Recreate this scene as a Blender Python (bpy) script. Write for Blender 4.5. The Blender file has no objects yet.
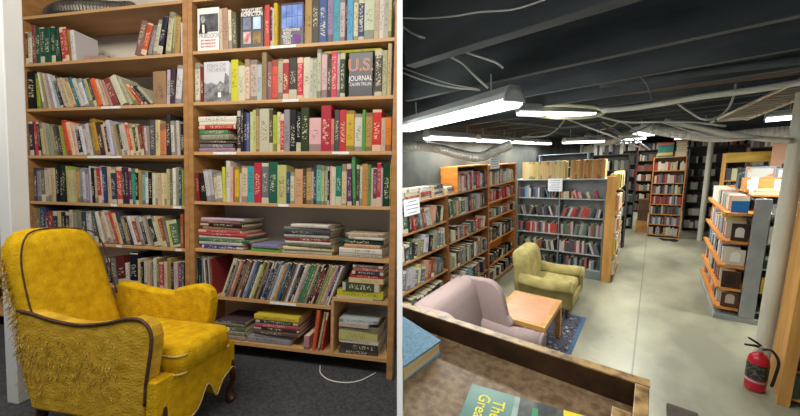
import bpy, math, random
from mathutils import Matrix, Vector
R = random.Random(7)
# ------------------------------------------------------------------ camera, world, exposure
SC = bpy.context.scene
FPX, CX, CY = 306.0, 400.0, 218.0             # focal length and optical centre in pixels of the 800x416 frame
def nrm(a): return a.normalized()
def pix(x, y): return Vector((x - CX, y - CY, FPX))
# the basement (upright): X along the joists, Y down the aisle, Z up, seen in camera axes (right, down, forward)
Dv = nrm(pix(656, 150)); Xv = -nrm(pix(25, 184)); Xv = nrm(Xv - Dv * Xv.dot(Dv)); Uv = Xv.cross(Dv)
if Uv.y > 0: Uv = -Uv
RR = Matrix((Xv, Dv, Uv))                     # camera axes -> basement axes
# the reading room beyond the partition, its floor on a ramp of about eight degrees against the basement's
Vv = -nrm(pix(250, 6000)); Hv = -nrm(pix(-1300, 180)); Hv = nrm(Hv - Vv * Hv.dot(Vv)); Gv = Hv.cross(Vv)
if Gv.z < 0: Gv = -Gv
RL = Matrix((Hv, Gv, Vv))
EYE = Vector((0, 0, 2.3))
FR_R = Matrix.Translation(EYE)
FR_L = Matrix.Translation(EYE) @ (RR @ RL.transposed()).to_4x4()
cam = bpy.data.cameras.new('camera'); camo = bpy.data.objects.new('camera', cam); SC.collection.objects.link(camo)
cam.sensor_width = 36; cam.lens = FPX / 800 * 36; cam.shift_y = (CY - 208) / 800; cam.clip_start = .02
rc = RR @ Matrix(((1, 0, 0), (0, -1, 0), (0, 0, -1)))
camo.matrix_world = Matrix.Translation(EYE) @ rc.to_4x4(); SC.camera = camo
SC.view_settings.view_transform = 'Standard'; SC.view_settings.look = 'None'; SC.view_settings.gamma = 1
SC.view_settings.exposure = 0.0; SC.view_settings.use_curve_mapping = False
SC.cycles.use_denoising = True
W = bpy.data.worlds.new('world'); SC.world = W; W.use_nodes = True
W.node_tree.nodes['Background'].inputs[0].default_value = (.75, .85, 1, 1)
W.node_tree.nodes['Background'].inputs[1].default_value = .12
def area(name, fr, loc, target, sx, sy, power, col=(1, 1, 1)):
    l = bpy.data.lights.new(name, 'AREA'); l.shape = 'RECTANGLE'; l.size = sx; l.size_y = sy; l.energy = power; l.color = col
    o = bpy.data.objects.new(name, l); SC.collection.objects.link(o)
    z = (Vector(loc) - Vector(target)).normalized()
    x = Vector((0, 1, 0)).cross(z).normalized() if abs(z.y) < .9 else Vector((1, 0, 0)); y = z.cross(x)
    m = Matrix((x, y, z)).transposed().to_4x4(); m.translation = Vector(loc)
    o.matrix_world = fr @ m
    return o
area('added_counter_light', FR_R, (.35, .35, .42), (-.25, .6, -.6), .9, .25, 9, (1, .99, .95))  # unseen light added to brighten the partition edge and the counter
area('reading_room_ceiling_panel', FR_L, (-1.0, .1, 1.72), (-1.25, 1.1, -.3), 1.9, .7, 54, (1, .94, .84))
area('reading_room_ceiling_panel', FR_L, (-2.4, .1, 1.72), (-2.4, 1.2, -.3), 1.2, .6, 26, (1, .94, .84))

# ------------------------------------------------------------------ helpers
def at(fr, px, py, **k):
    """the point of room 'L' or 'R' seen at a pixel of the photo on the plane x=, y= or z= (metres from the eye)"""
    r = (RL if fr == 'L' else RR) @ pix(px, py)
    i = 'xyz'.index(list(k)[0]); return r * (list(k.values())[0] / r[i])
def lin(c):
    if isinstance(c, str):
        c = [int(ch * 2, 16) / 255 for ch in c] if len(c) == 3 else [int(c[i:i + 2], 16) / 255 for i in (0, 2, 4)]
    return tuple(x / 12.92 if x <= .04045 else ((x + .055) / 1.055) ** 2.4 for x in c)
MATS = {}
def mat(name, c1, c2=None, rough=.6, sc=(8, 8, 8), detail=4, bump=0., metal=0., lo=.35, hi=.65, emit=0., bsc=None, spec=.4):
    if name in MATS: return MATS[name]
    m = bpy.data.materials.new(name); m.use_nodes = True; nt = m.node_tree; N = nt.nodes; L = nt.links
    b = N['Principled BSDF']; b.inputs['Roughness'].default_value = rough; b.inputs['Metallic'].default_value = metal
    b.inputs['Specular IOR Level'].default_value = spec
    a = lin(c1); b.inputs['Base Color'].default_value = (*a, 1)
    if c2 or bump:
        tc = N.new('ShaderNodeTexCoord'); mp = N.new('ShaderNodeMapping'); mp.inputs['Scale'].default_value = sc
        nz = N.new('ShaderNodeTexNoise'); nz.inputs['Scale'].default_value = 1; nz.inputs['Detail'].default_value = detail
        L.new(tc.outputs['Object'], mp.inputs['Vector']); L.new(mp.outputs[0], nz.inputs['Vector'])
        if c2:
            cr = N.new('ShaderNodeValToRGB'); e = cr.color_ramp.elements
            e[0].position = lo; e[0].color = (*a, 1); e[1].position = hi; e[1].color = (*lin(c2), 1)
            L.new(nz.outputs[0], cr.inputs[0]); L.new(cr.outputs[0], b.inputs['Base Color'])
        if bump:
            bp = N.new('ShaderNodeBump'); bp.inputs['Strength'].default_value = min(1, bump); bp.inputs['Distance'].default_value = .004
            if bsc:
                n2 = N.new('ShaderNodeTexNoise'); n2.inputs['Scale'].default_value = bsc; n2.inputs['Detail'].default_value = 3
                L.new(tc.outputs['Object'], n2.inputs['Vector']); L.new(n2.outputs[0], bp.inputs['Height'])
            else: L.new(nz.outputs[0], bp.inputs['Height'])
            L.new(bp.outputs[0], b.inputs['Normal'])
    if emit:
        b.inputs['Emission Color'].default_value = (*a, 1); b.inputs['Emission Strength'].default_value = emit
    MATS[name] = m; return m
def bookc(c):
    r, g, b = lin(c); m = (r + g + b) / 3; return tuple((m + (x - m) * .92) * w for x, w in ((r, .74), (g, .70), (b, .60)))
def cover_mat(name, titled=True):
    """printed book cover: own colour per book, lettering-like marks on the spine"""
    m = bpy.data.materials.new(name); m.use_nodes = True; nt = m.node_tree; N = nt.nodes; L = nt.links
    b = N['Principled BSDF']; b.inputs['Roughness'].default_value = .5; b.inputs['Specular IOR Level'].default_value = .2
    oi = N.new('ShaderNodeObjectInfo'); tc = N.new('ShaderNodeTexCoord'); sx = N.new('ShaderNodeSeparateXYZ')
    L.new(tc.outputs['Object'], sx.inputs[0])
    def ma(op, a, bb=None, c=None):
        n = N.new('ShaderNodeMath'); n.operation = op
        for i, v in enumerate((a, bb, c)):
            if v is None: continue
            if isinstance(v, (int, float)): n.inputs[i].default_value = v
            else: L.new(v, n.inputs[i])
        return n.outputs[0]
    rnd = oi.outputs['Random']
    cmb = N.new('ShaderNodeCombineXYZ')
    L.new(ma('MULTIPLY', sx.outputs[0], 3.4), cmb.inputs[0]); L.new(ma('MULTIPLY', rnd, 90), cmb.inputs[1]); L.new(ma('MULTIPLY', sx.outputs[2], 38), cmb.inputs[2])
    nz = N.new('ShaderNodeTexNoise'); nz.inputs['Scale'].default_value = 1; nz.inputs['Detail'].default_value = 2; L.new(cmb.outputs[0], nz.inputs['Vector'])
    ink = ma('GREATER_THAN', nz.outputs[0], .55)
    lo = ma('MULTIPLY_ADD', rnd, .25, .12); hi = ma('MULTIPLY_ADD', ma('FRACT', ma('MULTIPLY', rnd, 37)), .3, .62)
    band = ma('MULTIPLY', ma('GREATER_THAN', sx.outputs[2], lo), ma('LESS_THAN', sx.outputs[2], hi))
    mid = ma('LESS_THAN', ma('ABSOLUTE', ma('SUBTRACT', sx.outputs[0], .5)), .3)
    front = ma('LESS_THAN', sx.outputs[1], .004)
    f = ma('MULTIPLY', ma('MULTIPLY', ink, band), ma('MULTIPLY', mid, front))
    f = ma('MULTIPLY', f, .6 if titled else 0)
    bw = N.new('ShaderNodeRGBToBW'); L.new(oi.outputs['Color'], bw.inputs[0])
    inkc = N.new('ShaderNodeMix'); inkc.data_type = 'RGBA'
    L.new(ma('GREATER_THAN', bw.outputs[0], .16), inkc.inputs[0])
    inkc.inputs[6].default_value = (.75, .68, .48, 1); inkc.inputs[7].default_value = (.06, .05, .05, 1)
    # a few spines carry a differently toned band near the head or foot
    z = sx.outputs[2]; pick = ma('FRACT', ma('MULTIPLY', rnd, 91))
    b2 = ma('MULTIPLY', ma('MULTIPLY', ma('GREATER_THAN', pick, .62), front), ma('GREATER_THAN', ma('ABSOLUTE', ma('SUBTRACT', z, ma('MULTIPLY_ADD', rnd, .2, .42))), .39))
    mixa = N.new('ShaderNodeMix'); mixa.data_type = 'RGBA'; L.new(ma('MULTIPLY', b2, .6), mixa.inputs[0])
    L.new(oi.outputs['Color'], mixa.inputs[6]); L.new(inkc.outputs[2], mixa.inputs[7])
    mixb = N.new('ShaderNodeMix'); mixb.data_type = 'RGBA'; L.new(f, mixb.inputs[0])
    L.new(mixa.outputs[2], mixb.inputs[6]); L.new(inkc.outputs[2], mixb.inputs[7])
    L.new(mixb.outputs[2], b.inputs['Base Color']); MATS[name] = m; return m
COVER = cover_mat('printed_cover'); PLAIN = cover_mat('plain_cover', False)
PAGES = mat('page_edges', 'd8ccb0', 'c4b48f', .8, (3, 3, 260), lo=.3, hi=.7)

class MB:
    def __init__(s): s.v = []; s.f = []; s.m = []
    def add(s, vs, fs, mi=0):
        n = len(s.v); s.v += [Vector(p) for p in vs]; s.f += [tuple(n + i for i in f) for f in fs]; s.m += [mi] * len(fs); return s
    def box(s, x0, x1, y0, y1, z0, z1, mi=0, rot=None, about=None):
        vs = [Vector((x, y, z)) for z in (z0, z1) for y in (y0, y1) for x in (x0, x1)]
        if rot is not None:
            c = Vector(about) if about is not None else Vector(((x0 + x1) / 2, (y0 + y1) / 2, (z0 + z1) / 2)); vs = [c + rot @ (p - c) for p in vs]
        return s.add(vs, [(0, 2, 3, 1), (4, 5, 7, 6), (0, 1, 5, 4), (2, 6, 7, 3), (0, 4, 6, 2), (1, 3, 7, 5)], mi)
    def prism(s, poly, ax, a0, a1, mi=0):
        """polygon in the two other axes (in xyz order) extruded along axis ax"""
        def P(p, a):
            q = list(p); q.insert(ax, a); return q
        n = len(poly); vs = [P(p, a0) for p in poly] + [P(p, a1) for p in poly]
        area2 = sum(poly[i][0] * poly[(i + 1) % n][1] - poly[(i + 1) % n][0] * poly[i][1] for i in range(n))
        flip = (area2 > 0) ^ (ax == 1) ^ (a1 < a0)
        lo = tuple(range(n)); hi = tuple(range(n, 2 * n)); fs = [lo[::-1] if flip else lo, hi if flip else hi[::-1]]
        for i in range(n):
            j = (i + 1) % n; q = (i, j, j + n, i + n); fs.append(q if flip else q[::-1])
        return s.add(vs, fs, mi)
    def tube(s, pts, r, n=8, mi=0, cap=True):
        pts = [Vector(p) for p in pts]; k = len(pts); rs = r if isinstance(r, (list, tuple)) else [r] * k
        t = (pts[1] - pts[0]).normalized(); up = Vector((0, 0, 1)) if abs(t.z) < .9 else Vector((1, 0, 0)); a = t.cross(up).normalized()
        vs = []
        for i, p in enumerate(pts):
            t = (pts[min(i + 1, k - 1)] - pts[max(i - 1, 0)]).normalized(); a = (a - t * a.dot(t)).normalized(); b = t.cross(a)
            for j in range(n):
                w = 2 * math.pi * j / n; vs.append(p + (a * math.cos(w) + b * math.sin(w)) * rs[i])
        fs = [(i * n + j, i * n + (j + 1) % n, (i + 1) * n + (j + 1) % n, (i + 1) * n + j) for i in range(k - 1) for j in range(n)]
        if cap: fs += [tuple(range(n))[::-1], tuple(range((k - 1) * n, k * n))]
        return s.add(vs, fs, mi)
    def lathe(s, c, prof, n=20, mi=0):
        """profile of (radius, height) turned about the vertical through c"""
        c = Vector(c); vs = [c + Vector((r * math.cos(2 * math.pi * j / n), r * math.sin(2 * math.pi * j / n), h)) for r, h in prof for j in range(n)]
        k = len(prof); fs = [(i * n + j, i * n + (j + 1) % n, (i + 1) * n + (j + 1) % n, (i + 1) * n + j) for i in range(k - 1) for j in range(n)]
        fs += [tuple(range(n))[::-1], tuple(range((k - 1) * n, k * n))]
        return s.add(vs, fs, mi)
    def loft(s, rings, mi=0, caps=True):
        n = len(rings[0]); k = len(rings); vs = [p for r in rings for p in r]
        fs = [(i * n + j, i * n + (j + 1) % n, (i + 1) * n + (j + 1) % n, (i + 1) * n + j) for i in range(k - 1) for j in range(n)]
        if caps: fs += [tuple(range(n))[::-1], tuple(range((k - 1) * n, k * n))]
        return s.add(vs, fs, mi)
def rrect(x0, x1, y0, y1, r, n=5):
    r = min(r, (x1 - x0) / 2 - 1e-4, (y1 - y0) / 2 - 1e-4); out = []
    for cx, cy, a0 in ((x1 - r, y1 - r, 0), (x0 + r, y1 - r, 90), (x0 + r, y0 + r, 180), (x1 - r, y0 + r, 270)):
        for i in range(n + 1):
            a = math.radians(a0 + 90 * i / n); out.append((cx + r * math.cos(a), cy + r * math.sin(a)))
    return out
def curve(pts, n=8):
    """Catmull-Rom through the points"""
    P = [Vector(p) for p in pts]; P = [P[0] * 2 - P[1]] + P + [P[-1] * 2 - P[-2]]; out = []
    for i in range(1, len(P) - 2):
        for k in range(n):
            t = k / n; a, b, c, d = P[i - 1:i + 3]
            out.append(.5 * ((2 * b) + (c - a) * t + (2 * a - 5 * b + 4 * c - d) * t * t + (3 * b - a - 3 * c + d) * t ** 3))
    out.append(P[-2]); return out
PIV = {}
CUR = [FR_R, 'R']
def use(room): CUR[0] = FR_L if room == 'L' else FR_R; CUR[1] = room
def props(o, label=None, cat=None, group=None, kind=None):
    for k, v in (('label', label), ('category', cat), ('group', group), ('kind', kind)):
        if v: o[k] = v
    return o
def thing(name, label, cat, piv, group=None):
    o = bpy.data.objects.new(name, None); SC.collection.objects.link(o); o.empty_display_size = .1
    PIV[o.name] = Vector(piv); o.matrix_world = CUR[0] @ Matrix.Translation(piv); return props(o, label, cat, group)
def obj(name, mb, mats, parent=None, label=None, cat=None, group=None, kind=None, smooth=False, bevel=0, seg=2, sub=0):
    me = bpy.data.meshes.new(name); vs = mb.v
    if parent is None:
        xs = [p.x for p in vs]; ys = [p.y for p in vs]; zs = [p.z for p in vs]
        piv = Vector(((min(xs) + max(xs)) / 2, (min(ys) + max(ys)) / 2, min(zs)))
    else: piv = PIV[parent.name]
    me.from_pydata([p - piv for p in vs], [], mb.f)
    for m in (mats if isinstance(mats, (list, tuple)) else [mats]): me.materials.append(m)
    me.polygons.foreach_set('material_index', mb.m)
    if smooth: me.polygons.foreach_set('use_smooth', [True] * len(me.polygons))
    me.update(); o = bpy.data.objects.new(name, me); SC.collection.objects.link(o); PIV[o.name] = piv
    if bevel:
        b = o.modifiers.new('edge', 'BEVEL'); b.width = bevel; b.segments = seg; b.limit_method = 'ANGLE'; b.angle_limit = math.radians(35)
    if sub: u = o.modifiers.new('smooth', 'SUBSURF'); u.levels = sub; u.render_levels = sub
    if parent is not None: o.parent = parent
    else: o.matrix_world = CUR[0] @ Matrix.Translation(piv)
    return props(o, label, cat, group, kind)
def lettering(text, parent, centre, size, right, up, m, name='lettering', sx=1.0, bold=.0):
    """flat raised letters; centre in room coordinates, right/up the reading directions"""
    cu = bpy.data.curves.new(name, 'FONT'); cu.body = text; cu.size = size; cu.align_x = 'CENTER'; cu.align_y = 'CENTER'; cu.extrude = .0003; cu.offset = bold
    tmp = bpy.data.objects.new(name, cu); me = bpy.data.meshes.new_from_object(tmp); bpy.data.objects.remove(tmp)
    me.materials.clear(); me.materials.append(m); o = bpy.data.objects.new(name, me); SC.collection.objects.link(o); o.parent = parent
    r = Vector(right).normalized(); u = Vector(up).normalized(); n = r.cross(u)
    M = Matrix((r * sx, u, n)).transposed().to_4x4(); M.translation = Vector(centre) - PIV[parent.name]
    o.matrix_basis = M; return o

# ------------------------------------------------------------------ book meshes (unit size: thickness x, depth y with the spine at 0, height z)
def unit(name, kind):
    mb = MB()
    if kind in ('hard', 'cloth'):
        mb.box(0, .09, .0, 1, 0, 1); mb.box(.91, 1, .0, 1, 0, 1)
        arc = [(.0, 0)] + [(.5 - .5 * math.cos(math.pi * i / 6), -.025 * math.sin(math.pi * i / 6)) for i in range(1, 6)] + [(1, 0), (.91, .012), (.09, .012)]
        mb.prism(arc, 2, 0, 1); mb.box(.09, .91, .012, .965, .015, .98, 1)
    elif kind == 'soft':
        mb.prism([(0, 1), (0, 0), (1, 0), (1, 1), (.94, 1), (.94, .02), (.06, .02), (.06, 1)], 2, 0, 1); mb.box(.06, .94, .02, .995, .002, .997, 1)
    else:                                                               # magazine: thin, folded spine
        mb.prism([(0, 1), (0, .012), (.25, 0), (.75, 0), (1, .012), (1, 1), (.9, 1), (.9, .02), (.1, .02), (.1, 1)], 2, 0, 1); mb.box(.1, .9, .02, .99, .002, .998, 1)
    me = bpy.data.meshes.new(name); me.from_pydata([tuple(p) for p in mb.v], [], mb.f); me.materials.append(COVER); me.materials.append(PAGES)
    me.polygons.foreach_set('material_index', mb.m); me.update(); return me
UNIT = {k: unit(k + '_book', k) for k in ('hard', 'soft', 'mag', 'cloth')}
UNIT['cloth'].materials[0] = PLAIN
CN = {'black': '111', 'charcoal': '333', 'grey': '777', 'silver': 'aaa', 'white': 'e4e4e4', 'cream': 'd8cba6', 'tan': 'b49468', 'brown': '6b4630', 'maroon': '6e2a2c',
      'red': 'bb2a30', 'pink': 'd8a0a0', 'orange': 'dd6a28', 'yellow': 'd8b828', 'ochre': 'b08428', 'lime': 'a8b830', 'green': '3f8a48', 'bottle-green': '1f4a34', 'teal': '2a8a88',
      'sky-blue': '96b8cc', 'blue': '3f78b0', 'navy': '24345e', 'purple': '60387a', 'mauve': '9a7a98', 'sage': '98b098'}
CNL = {k: [int((v * 2 if len(v) == 3 else v)[i:i + 2], 16) if len(v) == 6 else int(v[i // 2] * 2, 16) for i in (0, 2, 4)] for k, v in CN.items()}
def cname(c):
    q = [int(ch * 2, 16) for ch in c] if len(c) == 3 else [int(c[i:i + 2], 16) for i in (0, 2, 4)]
    return min(CNL, key=lambda k: sum((a - b) ** 2 for a, b in zip(q, CNL[k])))
ONES = 'zeroth first second third fourth fifth sixth seventh eighth ninth tenth eleventh twelfth thirteenth fourteenth fifteenth sixteenth seventeenth eighteenth nineteenth'.split()
def ordn(i):
    if i < 20: return ONES[i]
    t = {2: 'twent', 3: 'thirt', 4: 'fort', 5: 'fift', 6: 'sixt', 7: 'sevent', 8: 'eight'}[i // 10]
    return t + 'ieth' if i % 10 == 0 else t + 'y-' + ONES[i % 10]
USED = set()
def shelf_labels(books, place, frm, noun='book'):
    """books: [(object, colour, t, h, lean)] in order along a shelf; every label singles its book out"""
    n = len(books); hs = sorted(b[3] for b in books) or [0]; ts = sorted(b[2] for b in books) or [0]
    for i, (o, c, t, h, l) in enumerate(books):
        k = cname(c); ad = 'thick' if t > ts[int(n * .8)] else 'thin' if t < ts[int(n * .25)] else 'tall' if h > hs[int(n * .8)] else 'short' if h < hs[int(n * .2)] else 'leaning' if abs(l) > .12 else 'upright'
        a = cname(books[i - 1][1]) if i else None; b = cname(books[i + 1][1]) if i < n - 1 else None
        on = '' if place[0] not in 'abc' else ''
        lab = f"{ad} {k} {noun} between {a} and {b} ones, {place}" if a and b and a != b else f"{ad} {k} {noun}, {ordn(i + 1)} from {frm}, {place}"
        if lab in USED or len(lab.replace('-', ' ').split()) > 16: lab = f"{ad} {k} {noun}, {ordn(i + 1)} from {frm}, {place}"
        while lab in USED: lab = lab + ' itself'
        USED.add(lab); o['label'] = lab
def put_book(kind, F, s, dy, z, t, d, h, lean, c, name='book', cat='book', group=None):
    o = bpy.data.objects.new(name, UNIT[kind]); SC.collection.objects.link(o)
    lift = max(0, t * math.sin(lean))
    o.matrix_world = CUR[0] @ F @ Matrix.Translation((s, dy, z + lift + .0004)) @ Matrix.Rotation(lean, 4, 'Y') @ Matrix.Diagonal((t, d, h, 1))
    o.color = (*bookc(c), 1); o['category'] = cat
    if group: o['group'] = group
    return o
def quad(s, t, h, l):
    lift = max(0, t * math.sin(l)); c, n = math.cos(l), math.sin(l)
    return [(s + x * c + z * n, lift - x * n + z * c) for x, z in ((0, 0), (t, 0), (t, h), (0, h))]
def hit(A, B):
    for P in (A, B):
        for i in range(4):
            ex, ey = P[(i + 1) % 4][0] - P[i][0], P[(i + 1) % 4][1] - P[i][1]; nx, ny = -ey, ex
            a = [p[0] * nx + p[1] * ny for p in A]; b = [p[0] * nx + p[1] * ny for p in B]; m = -2e-4 * math.hypot(nx, ny)
            if max(a) < min(b) + m or max(b) < min(a) + m: return False
    return True
def layout(items, end, zmax, start=-99):
    """items: [(s, t, h, lean, ...)] -> the same, shifted so that no two books cross; stops at the shelf's end"""
    out = []; quads = []
    debt = 0
    for it in items:
        s, t, h, l = it[:4]; h = min(h, (zmax - .008) / max(.5, math.cos(l)) - t * abs(math.tan(l)))
        cur = s; lo_ = min(p[0] for p in quad(s, t, h, l)); cur += max(0, start + .0004 - lo_)
        for k in range(400):
            Q = quad(cur, t, h, l)
            if not any(hit(q, Q) for q in quads[-6:]): break
            cur += .0006
            if k > 4: t = max(t * .992, .55 * it[1])
        if max(p[0] for p in Q) > end:
            over = max(p[0] for p in Q) - end
            if over < .02 and l == 0 and t - over > .006: t -= over; Q = quad(cur, t, h, l)
            else: continue
        out.append((cur, t, h, l) + tuple(it[4:])); quads.append(Q)
    return out

# ================================================================== STRUCTURE
wall_white = mat('painted_wall', 'd6d0c4', 'c6beb0', .8, (1.5, 1.5, 1.5), bump=.2)
post_white = mat('post_paint', 'dcdcda', 'cfd0d0', .55, (3, 3, 2), bump=.2)
carpet = mat('dark_carpet', '333437', '4a4b4f', .95, (70, 70, 70), detail=8, bump=1, bsc=220)
LF = -1.07                                         # reading room floor, below the eye
use('L')
def S(name, mb, m, **k): return obj(name, mb, m, kind='structure', **k)
m_ = MB(); m_.prism([(-4.6, .12), (-.005, .12), (-.372, 2.12), (-4.6, 2.12)], 2, LF - .05, LF); S('floor', m_, carpet)
S('wall_back', MB().box(-4.6, -.44, 2.03, 2.08, LF, 1.72), wall_white)
S('wall_side', MB().box(-4.66, -4.6, .3, 2.08, LF, 1.72), wall_white)
S('ceiling', MB().box(-4.6, -.44, 1.2, 2.08, 1.72, 1.76), wall_white)
S('trim_post', MB().box(-2.205, -2.132, 1.128, 1.200, LF, 1.72), post_white, bevel=.004)
use('R')
# thin white board wall between the two rooms, running straight away from where one stands
def camp(x, y, t): return RR @ Vector((x, y, t))
part = MB(); vs = [camp(x, y, t) for t in (.5, 3.6) for y in (2.15, -1.75) for x in (-.0049, .0039)]
part.add(vs, [(0, 1, 3, 2), (4, 6, 7, 5), (0, 4, 5, 1), (2, 3, 7, 6), (0, 2, 6, 4), (1, 5, 7, 3)])
S('wall_partition', part, mat('partition_paint', 'fdfdfd', None, .5))
# ================================================================== READING ROOM: the two bookcases
use('L')
YB = 1.75
wood_l = mat('honey_shelf_wood', '94683a', 'b28450', .5, (1.2, 8, 22), detail=6, bump=.15, lo=.3, hi=.7)
wood_e = mat('shelf_edge_wood', 'b08658', 'c49c6c', .5, (1.5, 14, 30), detail=6, lo=.3, hi=.7)
white_label = mat('white_label', 'e8e6e0', 'd4d2cc', .6, (60, 60, 60))
def bookcase(name, label, x0, x1, shelves, ztop, labels, extra=(), group=None):
    t = thing(name, label, 'bookcase', ((x0 + x1) / 2, YB + .13, LF), group)
    for a, b in ((x0, x0 + .035), (x1 - .035, x1)):
        obj('side_panel', MB().box(a, b, YB, YB + (.275 if b < -.5 else .045), LF, ztop), wood_l, t, bevel=.002)
    for z in shelves: 
        p = obj('shelf', MB().prism([(x0 + .0352, YB + .004), (x1 - .0352, YB + .004), (x1 - .0352, YB + (.27 if x1 < -.5 else .04)), (x1 - (.0352 if x1 < -.5 else .11), YB + .27), (x0 + .0352, YB + .27)], 2, z - .021, z), [wood_e], t, bevel=.0015)
    for a, b, z0, z1 in extra: obj('shelf', MB().prism([(a, YB + .004), (b, YB + .004), (b, YB + (.27 if b < -.5 else .04)), (b - (0 if b < -.5 else .075), YB + .27), (a, YB + .27)], 2, z0, z1), wood_e, t)
    for (pa, pb, z) in labels:
        a = at('L', pa, 150, y=YB).x; b = at('L', pb, 150, y=YB).x
        obj('shelf_label', MB().box(a, b, YB + .0015, YB + .0035, z - .019, z - .003), white_label, t, label='small white paper label on the shelf edge')
    return t
SL = [1.262, .930, .608, .270, -.065, -.352, -.645, -.95]
SRr = [1.262, .935, .612, .293, -.030, -.345]
XL0, XL1, XR0, XR1 = -3.150, -1.739, -1.737, -.338
bookcase('bookcase', 'honey wood bookcase with tilting rows, behind the yellow armchair and white post', XL0, XL1, SL, 1.80,
         [(102, 121, .608), (87, 121, .270), (109, 115, -.065), (172, 180, -.065), (114, 119, -.352), (174, 180, -.352)])
bookcase('bookcase', 'honey wood bookcase with magazines in its lower shelves, beside the white partition', XR0, XR1, SRr, 1.80,
         [(270, 295, .935), (282, 298, .612), (213, 236, .293), (332, 349, .293), (278, 289, -.03), (270, 297, -.655)],
         extra=[(XR0 + .036, -.735, -.676, -.655), (-.728, XR1 - .036, -.619, -.600), (XR0 + .036, XR1 - .036, -.969, -.948), (-.733, -.715, -.9478, -.62)])
bookcase('bookcase', 'dark-looking end bookcase mostly hidden behind the white post and armchair back', -4.0, -3.156, [1.262, .6, -.065, -.645, -.95], 1.72, [])
X = lambda px, py=150: at('L', px, py, y=YB + .012).x
Z = lambda px, py: at('L', px, py, y=YB + .012).z
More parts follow.
